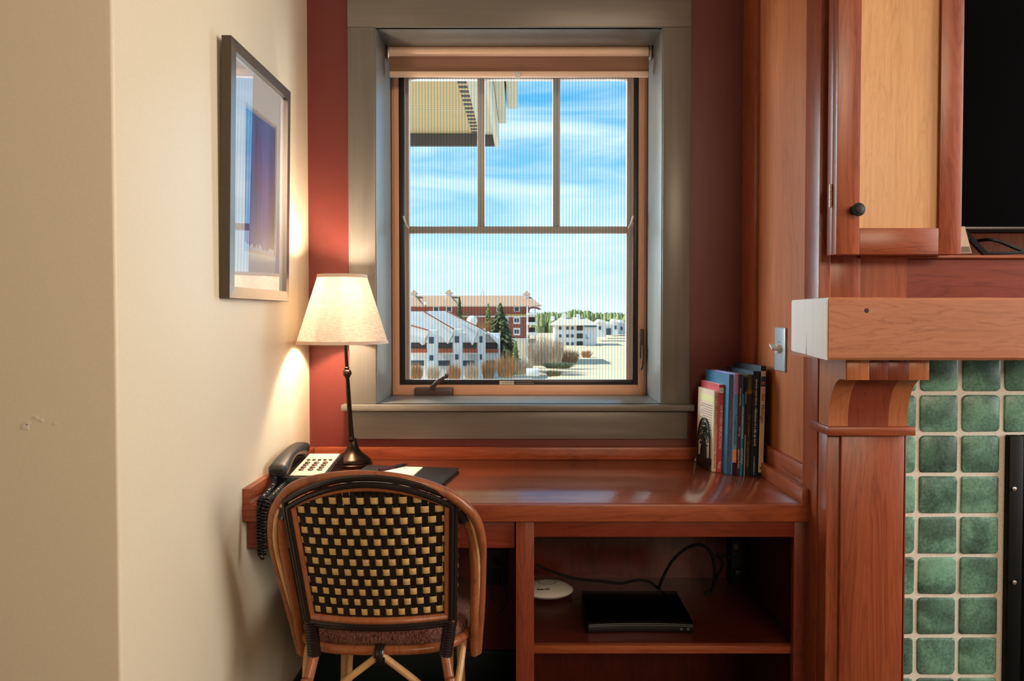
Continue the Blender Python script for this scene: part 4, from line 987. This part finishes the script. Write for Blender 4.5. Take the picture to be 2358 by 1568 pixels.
pole('arm_pole', [(698, 1505, 1.84), (683, 1420, 1.80), (662, 1310, 1.75), (648, 1240, 1.715), (646, 1200, 1.695), (656, 1170, 1.68)], .0105, M_rat)
pole('arm_pole', [(1092, 1505, 1.84), (1092, 1420, 1.80), (1092, 1310, 1.75), (1088, 1245, 1.715), (1077, 1205, 1.695), (1056, 1172, 1.68)], .0105, M_rat)
for (a, b_) in (((650, 1190, 1.684), (655, 1166, 1.672)), ((1071, 1200, 1.684), (1056, 1170, 1.672))):
    pth = [at(*a), at(*b_)]; obj('wrapping', tube(nb(), helix(pth, .0112, 6, 14), .0026, 6), M_wick, ch)
for (u, v, y) in ((668, 1283, 1.742-.012), (1091, 1397, 1.792-.012)):
    pass
# seat
SXc, SY0, SY1, SW = -.335, 1.742, 2.15, .205
zrail = at(870, 1500, 1.735).z
def seat_outline(sc=1.0, z=0, n=40):
    pts = []
    for k in range(n):
        a = 2*PI*k/n; ca, sa = math.cos(a), math.sin(a)
        pts.append(Vector((SXc+SW*sc*math.copysign(abs(ca)**.62, ca), (SY0+SY1)/2+(SY1-SY0)/2*sc*math.copysign(abs(sa)**.62, sa), z)))
    return pts
obj('seat_rail', tube(nb(), seat_outline(1.0, zrail), .0115, 12, closed=True), M_rat, ch)
M_tweed = mat('tweed_fabric', rough=.9); t = M_tweed.node_tree; b = t.nodes['Principled BSDF']
f1 = noise(t, coords(t, (420, 420, 60), rnd=False), 1, 2, .6); f2 = noise(t, coords(t, (260, 260, 500), rnd=False), 1, 2, .6)
ca = ramp_node(t, f1, [(.34, lin(44, 26, 26)), (.48, lin(112, 62, 52)), (.58, lin(150, 112, 92)), (.68, lin(52, 36, 40))])
t.links.new(mixc(t, .75, ca, ramp_node(t, f2, [(.35, (.35, .33, .33, 1)), (.65, (1.2, 1.15, 1.1, 1))]), 'MULTIPLY'), b.inputs['Base Color']); bump(t, b, f2, .4, .002)
bm = nb(); loft(bm, [seat_outline(.93, zrail+.004), seat_outline(.99, zrail+.010), seat_outline(1.01, zrail+.026), seat_outline(.99, zrail+.042), seat_outline(.93, zrail+.052), seat_outline(.75, zrail+.058), seat_outline(.4, zrail+.061)])
obj('seat_cushion', bm, M_tweed, ch, ang=60)
# rear posts with wrapping, legs, arch brace
for (ut, vt, ub, vb_, ul) in ((716, 1425, 724, 1507, 709), (1038, 1425, 1026, 1507, 1036)):
    a, b_ = at(ut, vt, 1.725), at(ub, vb_, 1.725)
    obj('post', tube(nb(), [a, b_], .011, 12), M_rat, ch)
    obj('wrapping', tube(nb(), helix([a, b_], .0125, 13, 16), .0034, 7), M_wick, ch)
    c_ = at(ul, 1568, 1.70); d_ = c_ + (c_-b_)*.6; foot = Vector((d_.x+(c_.x-b_.x)*3, 1.66, 0))
    obj('leg', tube(nb(), spline([b_+Vector((0, .0, .012)), b_, c_, d_, foot], 8), .0118, 12), M_rat2 if False else M_rat, ch)
for sx in (-1, 1):
    a = Vector((SXc+sx*.155, 2.08, zrail+.0)); obj('leg', tube(nb(), [a, Vector((SXc+sx*.17, 2.10, 0))], .011, 12), M_rat2, ch)
    a2 = a+Vector((sx*.004-.022*sx, -.012, -.01)); obj('leg_brace', tube(nb(), spline([a2, a2+Vector((0, -.01, -.12)), a2+Vector((0, -.06, -.3))], 6), .008, 10), M_rat2, ch)
    obj('wrapping', tube(nb(), helix([a+Vector((sx*.001, .0, -.025)), a+Vector((sx*.003, .003, -.075))], .0125, 9, 12), .003, 6), M_wick, ch)
    obj('side_brace', tube(nb(), spline([Vector((SXc+sx*.19, 1.86, zrail-.005)), Vector((SXc+sx*.185, 1.80, zrail-.06)), Vector((SXc+sx*.17, 1.745, zrail-.16)), Vector((SXc+sx*.165, 1.735, zrail-.24))], 8), .0085, 10), M_rat2, ch)
    obj('arch_brace', tube(nb(), spline([at(876, 1508, 1.735), at(876+sx*14, 1517, 1.735), at(876+sx*42, 1538, 1.733), at(876+sx*78, 1566, 1.73), at(876+sx*112, 1600, 1.728), at(876+sx*135, 1650, 1.725)], 8), .0085, 12), M_rat2, ch)
c_ = at(877, 1500, 1.735)
obj('wrapping', tube(nb(), helix([c_+Vector((-.010, 0, -.006)), c_+Vector((.010, 0, -.006))], .0205, 5, 18), .0032, 6), M_wick, ch)
# ================================================================== outside
GZ = EYE-11.0
def out_mat(n, r, g, b, rough=.85, amt=.04, scale=.6): return painted(n, lin(r, g, b), rough, amt=amt, bs=0, scale=scale)
M_sand = out_mat('dry_lawn', 208, 182, 148, amt=.05, scale=.08)
M_scrub = out_mat('scrub_ground', 180, 142, 104, amt=.12, scale=.3)
M_wallw = out_mat('white_siding', 226, 226, 226); M_roofw = out_mat('pale_roof', 236, 232, 228, amt=.02)
M_shing = out_mat('tan_shingles', 176, 140, 112, amt=.06, scale=2); M_redb = out_mat('red_siding', 158, 92, 80)
M_dwin = mat('dark_window', lin(60, 74, 88), .2); M_yel = out_mat('yellow_band', 214, 168, 88)
M_trimw = out_mat('white_trim', 240, 238, 232, amt=.01); M_roofg = out_mat('grey_tan_shingles', 196, 178, 158, amt=.04, scale=2)
M_balc = mat('balcony_shadow', lin(70, 66, 66), .9); M_brick = out_mat('brick_red', 168, 92, 70)
struct('ground', B(-400, 500, 60, 1400, GZ-1, GZ), M_sand, smooth=False)
def obx(name, m, parent, u0, u1, v0, v1, Y, dep, bev=0):
    a, b_ = at(u0, v1, Y), at(u1, v0, Y); return obj(name, B(a.x, b_.x, Y, Y+dep, a.z, b_.z, bev=bev), m, parent, smooth=False)
# --- roof overhang of this building
ev = thing('roof_overhang', 'tan soffit and white fascia of a roof overhang above the window outside', 'roof', (-1.2, 5.0, 2.9))
M_sof = out_mat('tan_soffit', 214, 178, 124, amt=.02, scale=4); M_fas = out_mat('cream_fascia', 224, 206, 176, amt=.02, scale=4); M_sh = out_mat('dark_shingle', 96, 88, 84, amt=.3, scale=160)
zsf = at(1000, 307, 7).z
obj('soffit', B(-4, -.40, 3.2, 7.0, zsf, zsf+.04), M_sof, ev, smooth=False)
obj('soffit_joint', B(-4, -.42, 6.20, 6.21, zsf-.003, zsf), M_fas, ev, smooth=False)
zfb = at(1000, 335, 7).z
obj('end_band', B(-4, -.262, 7.0, 7.05, zfb, zsf+.1), M_sh, ev, smooth=False)
obj('soffit_board', B(-.40, -.262, 3.2, 7.0, zsf-.012, zsf+.02), M_fas, ev, smooth=False)
obj('side_fascia', B(-.262, -.226, 3.2, 7.06, zfb, zsf+.3), M_fas, ev, smooth=False)
for k in range(16):
    y_ = 5.2+k*.115; obj('vent_slot', B(-.47, -.405, y_, y_+.05, zsf-.004, zsf+.001), M_sh, ev, smooth=False)
obj('upper_board', B(-.222, -.155, 3.2, 7.0, at(1160, 284, 7).z, zsf+.6), M_fas, ev, smooth=False)
obj('gutter_end', B(-.140, -.050, 3.2, 7.0, at(1180, 250, 7).z, zsf+.9), M_fas, ev, smooth=False)
# --- townhouse row
YH = 120
th = thing('townhouse_row', 'row of white townhouses with sloping white roofs, lower left outside the window', 'building', at(1040, 800, YH))
def wedge(name, pts, dep, m, Y=YH): return obj(name, prism(nb(), [at(u, v, Y) for u, v in pts], (0, dep, 0)), m, th, smooth=False)
# staggered sloping roofs, each unit nearer than the next
units = [(-3, 935, 985, YH-6), (0, 985, 1046, YH), (1, 1046, 1100, YH+6)]
roofs = [([(900, 738), (946, 733), (986, 760), (984, 768), (972, 795), (940, 765), (900, 766)], YH-8),
         ([(900, 717), (976, 717), (1046, 758), (1043, 768), (1030, 792), (1018, 775), (985, 768), (900, 740)], YH-2),
         ([(985, 716), (1028, 716), (1102, 757), (1098, 768), (1087, 795), (1072, 765), (1046, 762), (985, 726)], YH+4),
         ([(1098, 758), (1122, 764), (1150, 779), (1149, 795), (1126, 770), (1100, 768)], YH+8)]
for pts, Y in roofs: wedge('roof', pts, 3, M_roofw, Y)
for (a, b_, Y) in (((900, 737), (986, 760), YH-8.3), ((976, 717), (1046, 758), YH-2.3), ((1028, 716), (1122, 764), YH+3.7)):
    obj('roof_edge', tube(nb(), [at(*a, Y), at(*b_, Y)], .10, 6), M_brick, th)
for (u0, u1, vt, Y) in ((984, 1004, 760, YH-7), (1043, 1062, 758, YH-1), (1100, 1116, 758, YH+5)):
    w_ = obx('stair_tower', M_wallw, th, u0, u1, vt, 880, Y, 3)
    obx('window', M_dwin, w_, u0+4, u1-5, vt+16, vt+31, Y-.05, .1)
    obx('window', M_dwin, w_, u0+5, u1-6, vt+58, vt+70, Y-.05, .1)
for (u0, u1, vt, Y) in ((930, 986, 768, YH-2), (1000, 1046, 766, YH+4), (1058, 1102, 766, YH+9), (1112, 1150, 768, YH+11)):
    w_ = obx('wall', M_wallw, th, u0, u1, vt, 880, Y, 4)
    obx('balcony_opening', M_balc, w_, u0+4, u1-4, 790, 803, Y-.06, .1)
    obx('balcony_wall', M_brick, w_, u0+3, u1-3, 803, 812, Y-.5, .4)
    obx('window', M_dwin, w_, u0+8, u1-10, 830, 842, Y-.06, .1)
    obx('railing', M_balc, w_, u0+2, u1-2, 788.5, 790, Y-.6, .1)
ds = thing('satellite_dish', 'round white dish above the townhouse roofs', 'dish', at(1087, 740, YH+19))
bm = nb(); p = at(1087, 739, YH+19); lathe(bm, [(0, .25), (.5, .18), (.8, .06), (1.0, -.1), (.98, -.2), (0, -.05)], 24, Matrix.Translation(p) @ Matrix.Rotation(PI/2+.2, 4, 'X')); obj('bowl', bm, M_trimw, ds)
obj('mast', tube(nb(), [p+Vector((0, .2, 0)), p+Vector((0, .2, -3))], .12, 8), M_trimw, ds)
# --- apartment building
YA = 165
ap = thing('apartment_building', 'long red and white apartment building with a tan hipped roof and cupolas', 'building', at(1190, 838, YA))
a0, a1 = at(900, 760, YA), at(1219, 760, YA)
obj('wall', B(a0.x, a1.x, YA, YA+16, GZ, at(1100, 705, YA).z), M_redb, ap, smooth=False)
obx('roof_band', M_trimw, ap, 900, 1235, 703, 706, YA-1.2, 1.2)
obx('upper_band', M_yel, ap, 1140, 1219, 723, 727, YA-.2, .2); obx('floor_band', M_trimw, ap, 900, 1232, 727, 730, YA-.4, .5); obx('floor_band', M_trimw, ap, 1160, 1222, 779, 781, YA-.3, .4)
obx('base_wall', out_mat('cream_siding', 232, 220, 200), ap, 1150, 1212, 781, 842, YA-.15, .3)
ez = at(1100, 704, YA).z; rz_ = at(1100, 680.5, YA+8).z
bm = nb(); e0x, e1x, rx1_ = at(880, 704, YA-1.5).x, at(1248, 706, YA-1.5).x, at(1218, 682, YA+8).x
V = [Vector((e0x, YA-1.5, ez)), Vector((e1x, YA-1.5, ez)), Vector((e1x, YA+17.5, ez)), Vector((e0x, YA+17.5, ez)), Vector((e0x, YA+8, rz_)), Vector((rx1_, YA+8, rz_))]
vs = [bm.verts.new(v) for v in V]
for q in ((0, 1, 5, 4), (1, 2, 5), (2, 3, 4, 5), (0, 4, 3), (0, 3, 2, 1)): bm.faces.new([vs[i] for i in q])
rf = obj('roof', bm, M_shing, ap, smooth=False)
for u, vt in ((953, 668), (1034, 667), (1213, 670)):
    a, b_ = at(u-6, 685, YA+6), at(u+6, vt+9, YA+6); bm = nb(); box(bm, a.x, b_.x, YA+5.4, YA+6.6, a.z-.8, b_.z)
    obj('cupola', bm, M_trimw, rf, smooth=False)
    p = at(u, vt+9, YA+6); top_ = at(u, vt-1, YA+6); s_ = .95
    bm = nb(); vs = [bm.verts.new(p+Vector((i*s_, j*s_, 0))) for i, j in ((-1, -1), (1, -1), (1, 1), (-1, 1))]; ap_ = bm.verts.new(top_); bm.faces.new(vs)
    for i in range(4): bm.faces.new((vs[i], vs[(i+1) % 4], ap_))
    obj('cupola_roof', bm, M_shing, rf, smooth=False)
    if u < 1200:
        q0_ = at(u+4, 683, YA+5); bm = nb(); prism(bm, [at(u-22, 704, YA-2.2), at(u+22, 704, YA-2.2), at(u+2, 681, YA+2.5), at(u-2, 681, YA+2.5)], (0, 5, 0)); obj('dormer_roof', bm, M_shing, rf, smooth=False)
for u in (1004, 1034, 1150, 1165, 1190): 
    w_ = obx('window', M_trimw, ap, u-7, u+7, 705.5, 717.5, YA-.12, .15) if u != 1165 else None
    if w_: obx('pane', M_dwin, w_, u-5, u+5, 707, 716.5, YA-.18, .1)
for v in (737, 763):
    for u in (1163, 1190):
        w_ = obx('window', M_trimw, ap, u-8, u+8, v-8, v+9, YA-.12, .15)
        obx('pane', M_dwin, w_, u-5, u-.8, v-4, v+5, YA-.2, .1); obx('pane', M_dwin, w_, u+.8, u+5, v-4, v+5, YA-.2, .1)
for k, v in enumerate((706, 728, 752, 778)):
    q_ = obx('balcony', M_trimw, ap, 1214, 1236, v+14, v+20, YA-2.5, 6)
    if k: obx('balcony_opening', M_balc, q_, 1219, 1232, v+2, v+14, YA+1.5, .2)
obx('corner_post', M_trimw, ap, 1212, 1216, 706, 842, YA-2, .6); obx('corner_post', M_trimw, ap, 1231, 1233, 706, 842, YA+3, .4)
bm = nb(); prism(bm, [at(1216, 718, YA-1), at(1217, 710, YA-1), at(1221, 706.5, YA-1), at(1233, 705.5, YA-1), at(1243, 709, YA-1), at(1247, 713, YA-1), at(1240, 713, YA-1), at(1232, 710, YA-1), at(1222, 711, YA-1)], (0, 1, 0)); obj('bracket_arch', bm, M_redb, ap, smooth=False)
# --- second building, far right
Y2 = 262
b2 = thing('white_apartment_house', 'three storey white house with a hipped roof beside the open lawn', 'building', at(1330, 795, Y2))
obx('wall', M_wallw, b2, 1277, 1374, 748, 797, Y2, 14)
bm = nb(); V = [at(1270, 749, Y2-2), at(1382, 749, Y2-2), at(1382, 749, Y2-2)+Vector((0, 18, 0)), at(1270, 749, Y2-2)+Vector((0, 18, 0)), at(1290, 731, Y2+7), at(1346, 731, Y2+7)]
vs = [bm.verts.new(v) for v in V]
for q in ((0, 1, 5, 4), (1, 2, 5), (2, 3, 4, 5), (0, 4, 3), (0, 3, 2, 1)): bm.faces.new([vs[i] for i in q])
r2 = obj('roof', bm, M_roofg, b2, smooth=False)
for u, vt in ((1300, 721), (1332, 723), (1273, 728)): obx('chimney', M_trimw, r2, u-4, u+4, vt, 738, Y2+5, 2)
for k, v in enumerate((754, 772, 790)):
    obx('balcony_opening', M_balc, b2, 1328, 1342, v-4, v+7, Y2-.2, .3)
    for u in (1290, 1307, 1318): obx('window', M_dwin, b2, u-3, u+3, v-2, v+5, Y2-.2, .3)
obx('awning', mat('teal_awning', lin(70, 120, 140), .8), b2, 1346, 1374, 749, 753, Y2-1.2, 1)
bm = nb(); prism(bm, [at(1348, 781, Y2-3), at(1348, 767, Y2-3), at(1357, 781, Y2-3)], (0, 1, 0)); obj('gable_wing', bm, mat('blue_grey_gable', lin(120, 150, 176), .8), b2, smooth=False)
# --- far white houses
far = [(1374, 1396, 737, 776, 300), (1392, 1412, 742, 772, 330), (1410, 1424, 736, 772, 370), (1424, 1440, 738, 770, 380)]
for k, (u0, u1, vt, vb_, Y) in enumerate(far):
    f_ = thing('far_house', ('pale house just right of the white apartment house', 'pale house with a dark blue side, second from the lawn edge', 'narrow pale house near the right sash', 'pale house cut by the right sash')[k], 'building', at((u0+u1)/2, vb_, Y), group='far pale houses across the lawn')
    obx('wall', M_wallw, f_, u0, u1, vt+5, vb_, Y, 10)
    bm = prism(nb(), [at(u0-1, vt+6, Y-1), at(u1+1, vt+6, Y-1), at((u0+u1)/2+2, vt-1, Y-1), at((u0+u1)/2-3, vt-1, Y-1)], (0, 12, 0)); obj('roof', bm, M_roofw, f_, smooth=False)
    obx('window', M_dwin, f_, u0+5, u0+10, vt+14, vt+22, Y-.3, .4)
    if k == 1: obx('side_wall', M_dwin, f_, u0+4, u1-5, vt+14, vb_-1, Y-.6, .5)
# --- trees
M_spr = out_mat('spruce_green', 74, 84, 48, amt=.25, scale=1.2); M_far = out_mat('woodland_green', 150, 156, 104, amt=.2, scale=.4)
M_twig = out_mat('bare_twigs', 190, 142, 100, amt=.15, scale=.6); M_bark = out_mat('bark', 84, 66, 52)
M_twg2 = out_mat('pale_twigs', 206, 182, 156, amt=.1, scale=.6); M_juni = out_mat('juniper_green', 118, 124, 60, amt=.2, scale=1)
def conifer(label, u, vt, Y, halfw_px, m=M_spr, seed=1):
    rn = random.Random(seed); top = at(u, vt, Y); base = Vector((top.x, Y, GZ)); H = top.z-GZ; R = halfw_px*Y/F
    t_ = thing('conifer', label, 'tree', base); obj('trunk', tube(nb(), [base, base.lerp(top, .95)], [.22, .05], 8), M_bark, t_)
    bm = nb(); n = 620
    for k in range(n):
        q = 1-(k/n)**.9; z = GZ+H*(.06+.94*q); rad = R*(1-q)**.75*rn.uniform(.45, 1.15)+.1; a = rn.uniform(0, 2*PI)
        d = Vector((math.cos(a), math.sin(a), 0)); p_ = Vector((top.x, Y, z)); tip = p_+d*rad+Vector((0, 0, -rad*.35)); w_ = d.cross(Vector((0, 0, 1)))*(.16+rad*.16)
        i_ = p_+d*rad*.25; 
        v_ = [bm.verts.new(x) for x in (i_-w_, i_+w_, tip+w_*.4+Vector((0, 0, -.15)), tip-w_*.4)]; u_ = bm.verts.new(i_.lerp(tip, .5)+Vector((0, 0, .22)))
        for i in range(4): bm.faces.new((v_[i], v_[(i+1) % 4], u_))
        bm.faces.new(v_)
    o = obj('needles', bm, m, t_, smooth=False); o['kind'] = 'stuff'; return t_
conifer('large dark spruce in front of the red apartment wall', 1152, 698, 143, 54, seed=2)
conifer('slender conifer in front of the long tan roof', 1058, 684, 150, 15, M_spr, 3)
conifer('thin conifer just left of the large spruce', 1124, 700, 152, 20, M_juni, 4)
conifer('yellow green bush at the right foot of the large spruce', 1187, 786, 137, 12, M_juni, 5)
def bushy(name, label, u, vt, vb_, Y, halfw, m, n=260, seed=1, group=None, lean=.4):
    rn = random.Random(seed); base = at(u, vb_, Y); base.z = max(base.z, GZ); H = (vb_-vt)*Y/F; R = halfw*Y/F
    bm = nb()
    for k in range(n):
        a = rn.uniform(0, 2*PI); q = rn.random()**.5; b0 = base+Vector((math.cos(a)*R*.55*q, math.sin(a)*R*.35*q, 0))
        tip = b0+Vector((math.cos(a)*R*.6*rn.uniform(.1, 1), math.sin(a)*R*.4, H*rn.uniform(.45, 1)*(1-.35*q)))
        w_ = Vector((.035*Y/120, 0, 0)); s2 = Vector((0, .035*Y/120, 0))
        v_ = [bm.verts.new(x) for x in (b0-w_, b0+w_, b0+s2)]; c_ = bm.verts.new(tip)
        for i in range(3): bm.faces.new((v_[i], v_[(i+1) % 3], c_))
        mid = b0.lerp(tip, rn.uniform(.4, .7)); t2 = mid+Vector((rn.uniform(-1, 1)*R*.3, rn.uniform(-.3, .3)*R, H*.22)); v2 = [bm.verts.new(x) for x in (mid-w_*.6, mid+w_*.6, mid+s2*.6)]; c2_ = bm.verts.new(t2)
        for i in range(3): bm.faces.new((v2[i], v2[(i+1) % 3], c2_))
    o = obj(name, bm, m, smooth=False, origin=tuple(base)); return tag(o, label, 'shrub' if 'shrub' in name else 'tree', group)
sh = [(958, 818, 876, 108, 19, M_twig), (998, 824, 878, 104, 19, M_twg2), (1045, 820, 878, 108, 20, M_twig), (1086, 818, 876, 112, 20, M_twg2), (1124, 806, 872, 117, 20, M_twig), (1165, 792, 868, 117, 30, M_twig), (1205, 808, 862, 126, 28, M_twg2)]
pos = ('furthest left under the townhouses', 'second from the left under the townhouses', 'below the middle stair tower', 'below the third stair tower', 'right of the third stair tower', 'in front of the large spruce', 'right of the large spruce foot')
for k, (u, vt, vb_, Y, hw, m) in enumerate(sh):
    bushy('bare_shrub', 'bare %s shrub %s' % ('orange brown' if m is M_twig else 'pale', pos[k]), u, vt, vb_, Y, hw, m, 330, k+20, 'bare shrubs below the window')
for k, (u, vt, vb_, Y, hw, m, lb) in enumerate([(1240, 735, 842, 140, 34, M_twg2, 'tall pale bare tree in front of the balconies'), (1275, 745, 835, 150, 30, M_twg2, 'pale bare tree left of the white apartment house'), (1095, 700, 800, 150, 22, M_twig, 'brown bare tree behind the white dish'), (1310, 795, 842, 170, 30, M_twig, 'low bare tree in front of the white apartment house'), (1072, 700, 790, 153, 20, M_juni, 'olive green tree left of the white dish'), (1120, 712, 800, 147, 18, M_twig, 'brown bare tree just left of the large spruce')]):
    bushy('bare_tree', lb, u, vt, vb_, Y, hw, m, 300, 60+k)
bushy('evergreen_shrub', 'low dark evergreen hedge on the lawn edge', 1285, 826, 848, 136, 46, out_mat('hedge_green', 110, 116, 92, amt=.2), 700, 80)
bushy('evergreen_shrub', 'small dark shrub right of the white utility box', 1275, 846, 866, 122, 22, out_mat('shrub_olive', 120, 116, 84, amt=.2), 400, 81)
bushy('grass_clump', 'orange dry grass on the lawn before the white house', 1350, 800, 826, 190, 16, M_twig, 160, 82)
# distant woodland: one object, its trees cannot be counted
bm = nb(); rn = random.Random(9)
for k in range(420):
    u = 1215+260*rn.random(); Y = rn.uniform(430, 560); vt = 722+rn.uniform(-3, 6) - (9*math.exp(-((u-1323)/16)**2)) - (4*math.exp(-((u-1352)/12)**2)) - (2 if 1250 < u < 1275 else 0)
    p = at(u, vt, Y); R = rn.uniform(1.2, 2.6); H = rn.uniform(4, 8)
    bmesh.ops.create_cone(bm, cap_ends=True, segments=6, radius1=R, radius2=R*.25, depth=H, matrix=Matrix.Translation((p.x, Y, p.z-H/2)))
    bmesh.ops.create_cone(bm, cap_ends=True, segments=5, radius1=R*1.1, radius2=R, depth=11, matrix=Matrix.Translation((p.x, Y, p.z-H-5.5)))
tag(obj('distant_woodland', bm, M_far, smooth=False), 'band of green woodland along the horizon', 'woodland', kind='stuff')
a = at(1212, 866, 121); b_ = at(1242, 850, 121)
tag(obj('utility_box', B(a.x, b_.x, 121, 123, a.z, b_.z, bev=.05), M_trimw, origin=(a.x, 121, a.z)), 'small white utility box on the lawn below the window', 'box')
lp = thing('lamp_post', 'thin lamp post with white globe above the townhouse roofs', 'lamp post', at(980, 740, YH+15))
obj('pole', tube(nb(), [at(980, 740, YH+15), at(980, 702, YH+15)], .06, 6), M_balc, lp); bm = nb(); bmesh.ops.create_icosphere(bm, subdivisions=2, radius=.28, matrix=Matrix.Translation(at(980, 699, YH+15))); obj('globe', bm, M_trimw, lp)
an = thing('roof_mast', 'thin lattice mast behind the long tan roof', 'mast', at(1111, 682, YA+14)); obj('mast', tube(nb(), [at(1108, 682, YA+14), at(1111, 664, YA+14), at(1115, 682, YA+14)], .05, 5), M_balc, an)
for k, (u, v) in enumerate(((1352, 797), (1362, 797), (1372, 796), (1382, 797))):
    c_ = thing('lawn_table', 'dark outdoor table, %s of the row before the white apartment house' % ('leftmost', 'second from left', 'third from left', 'rightmost')[k], 'table', at(u, v+3, 255), group='outdoor tables on the far patio')
    obx('table_top', M_dwin, c_, u-3.5, u+3.5, v-2, v-1, 255, 1); obx('leg', M_dwin, c_, u-2.5, u-1.5, v-1, v+3, 255, .3); obx('leg', M_dwin, c_, u+1.5, u+2.5, v-1, v+3, 255, .3)
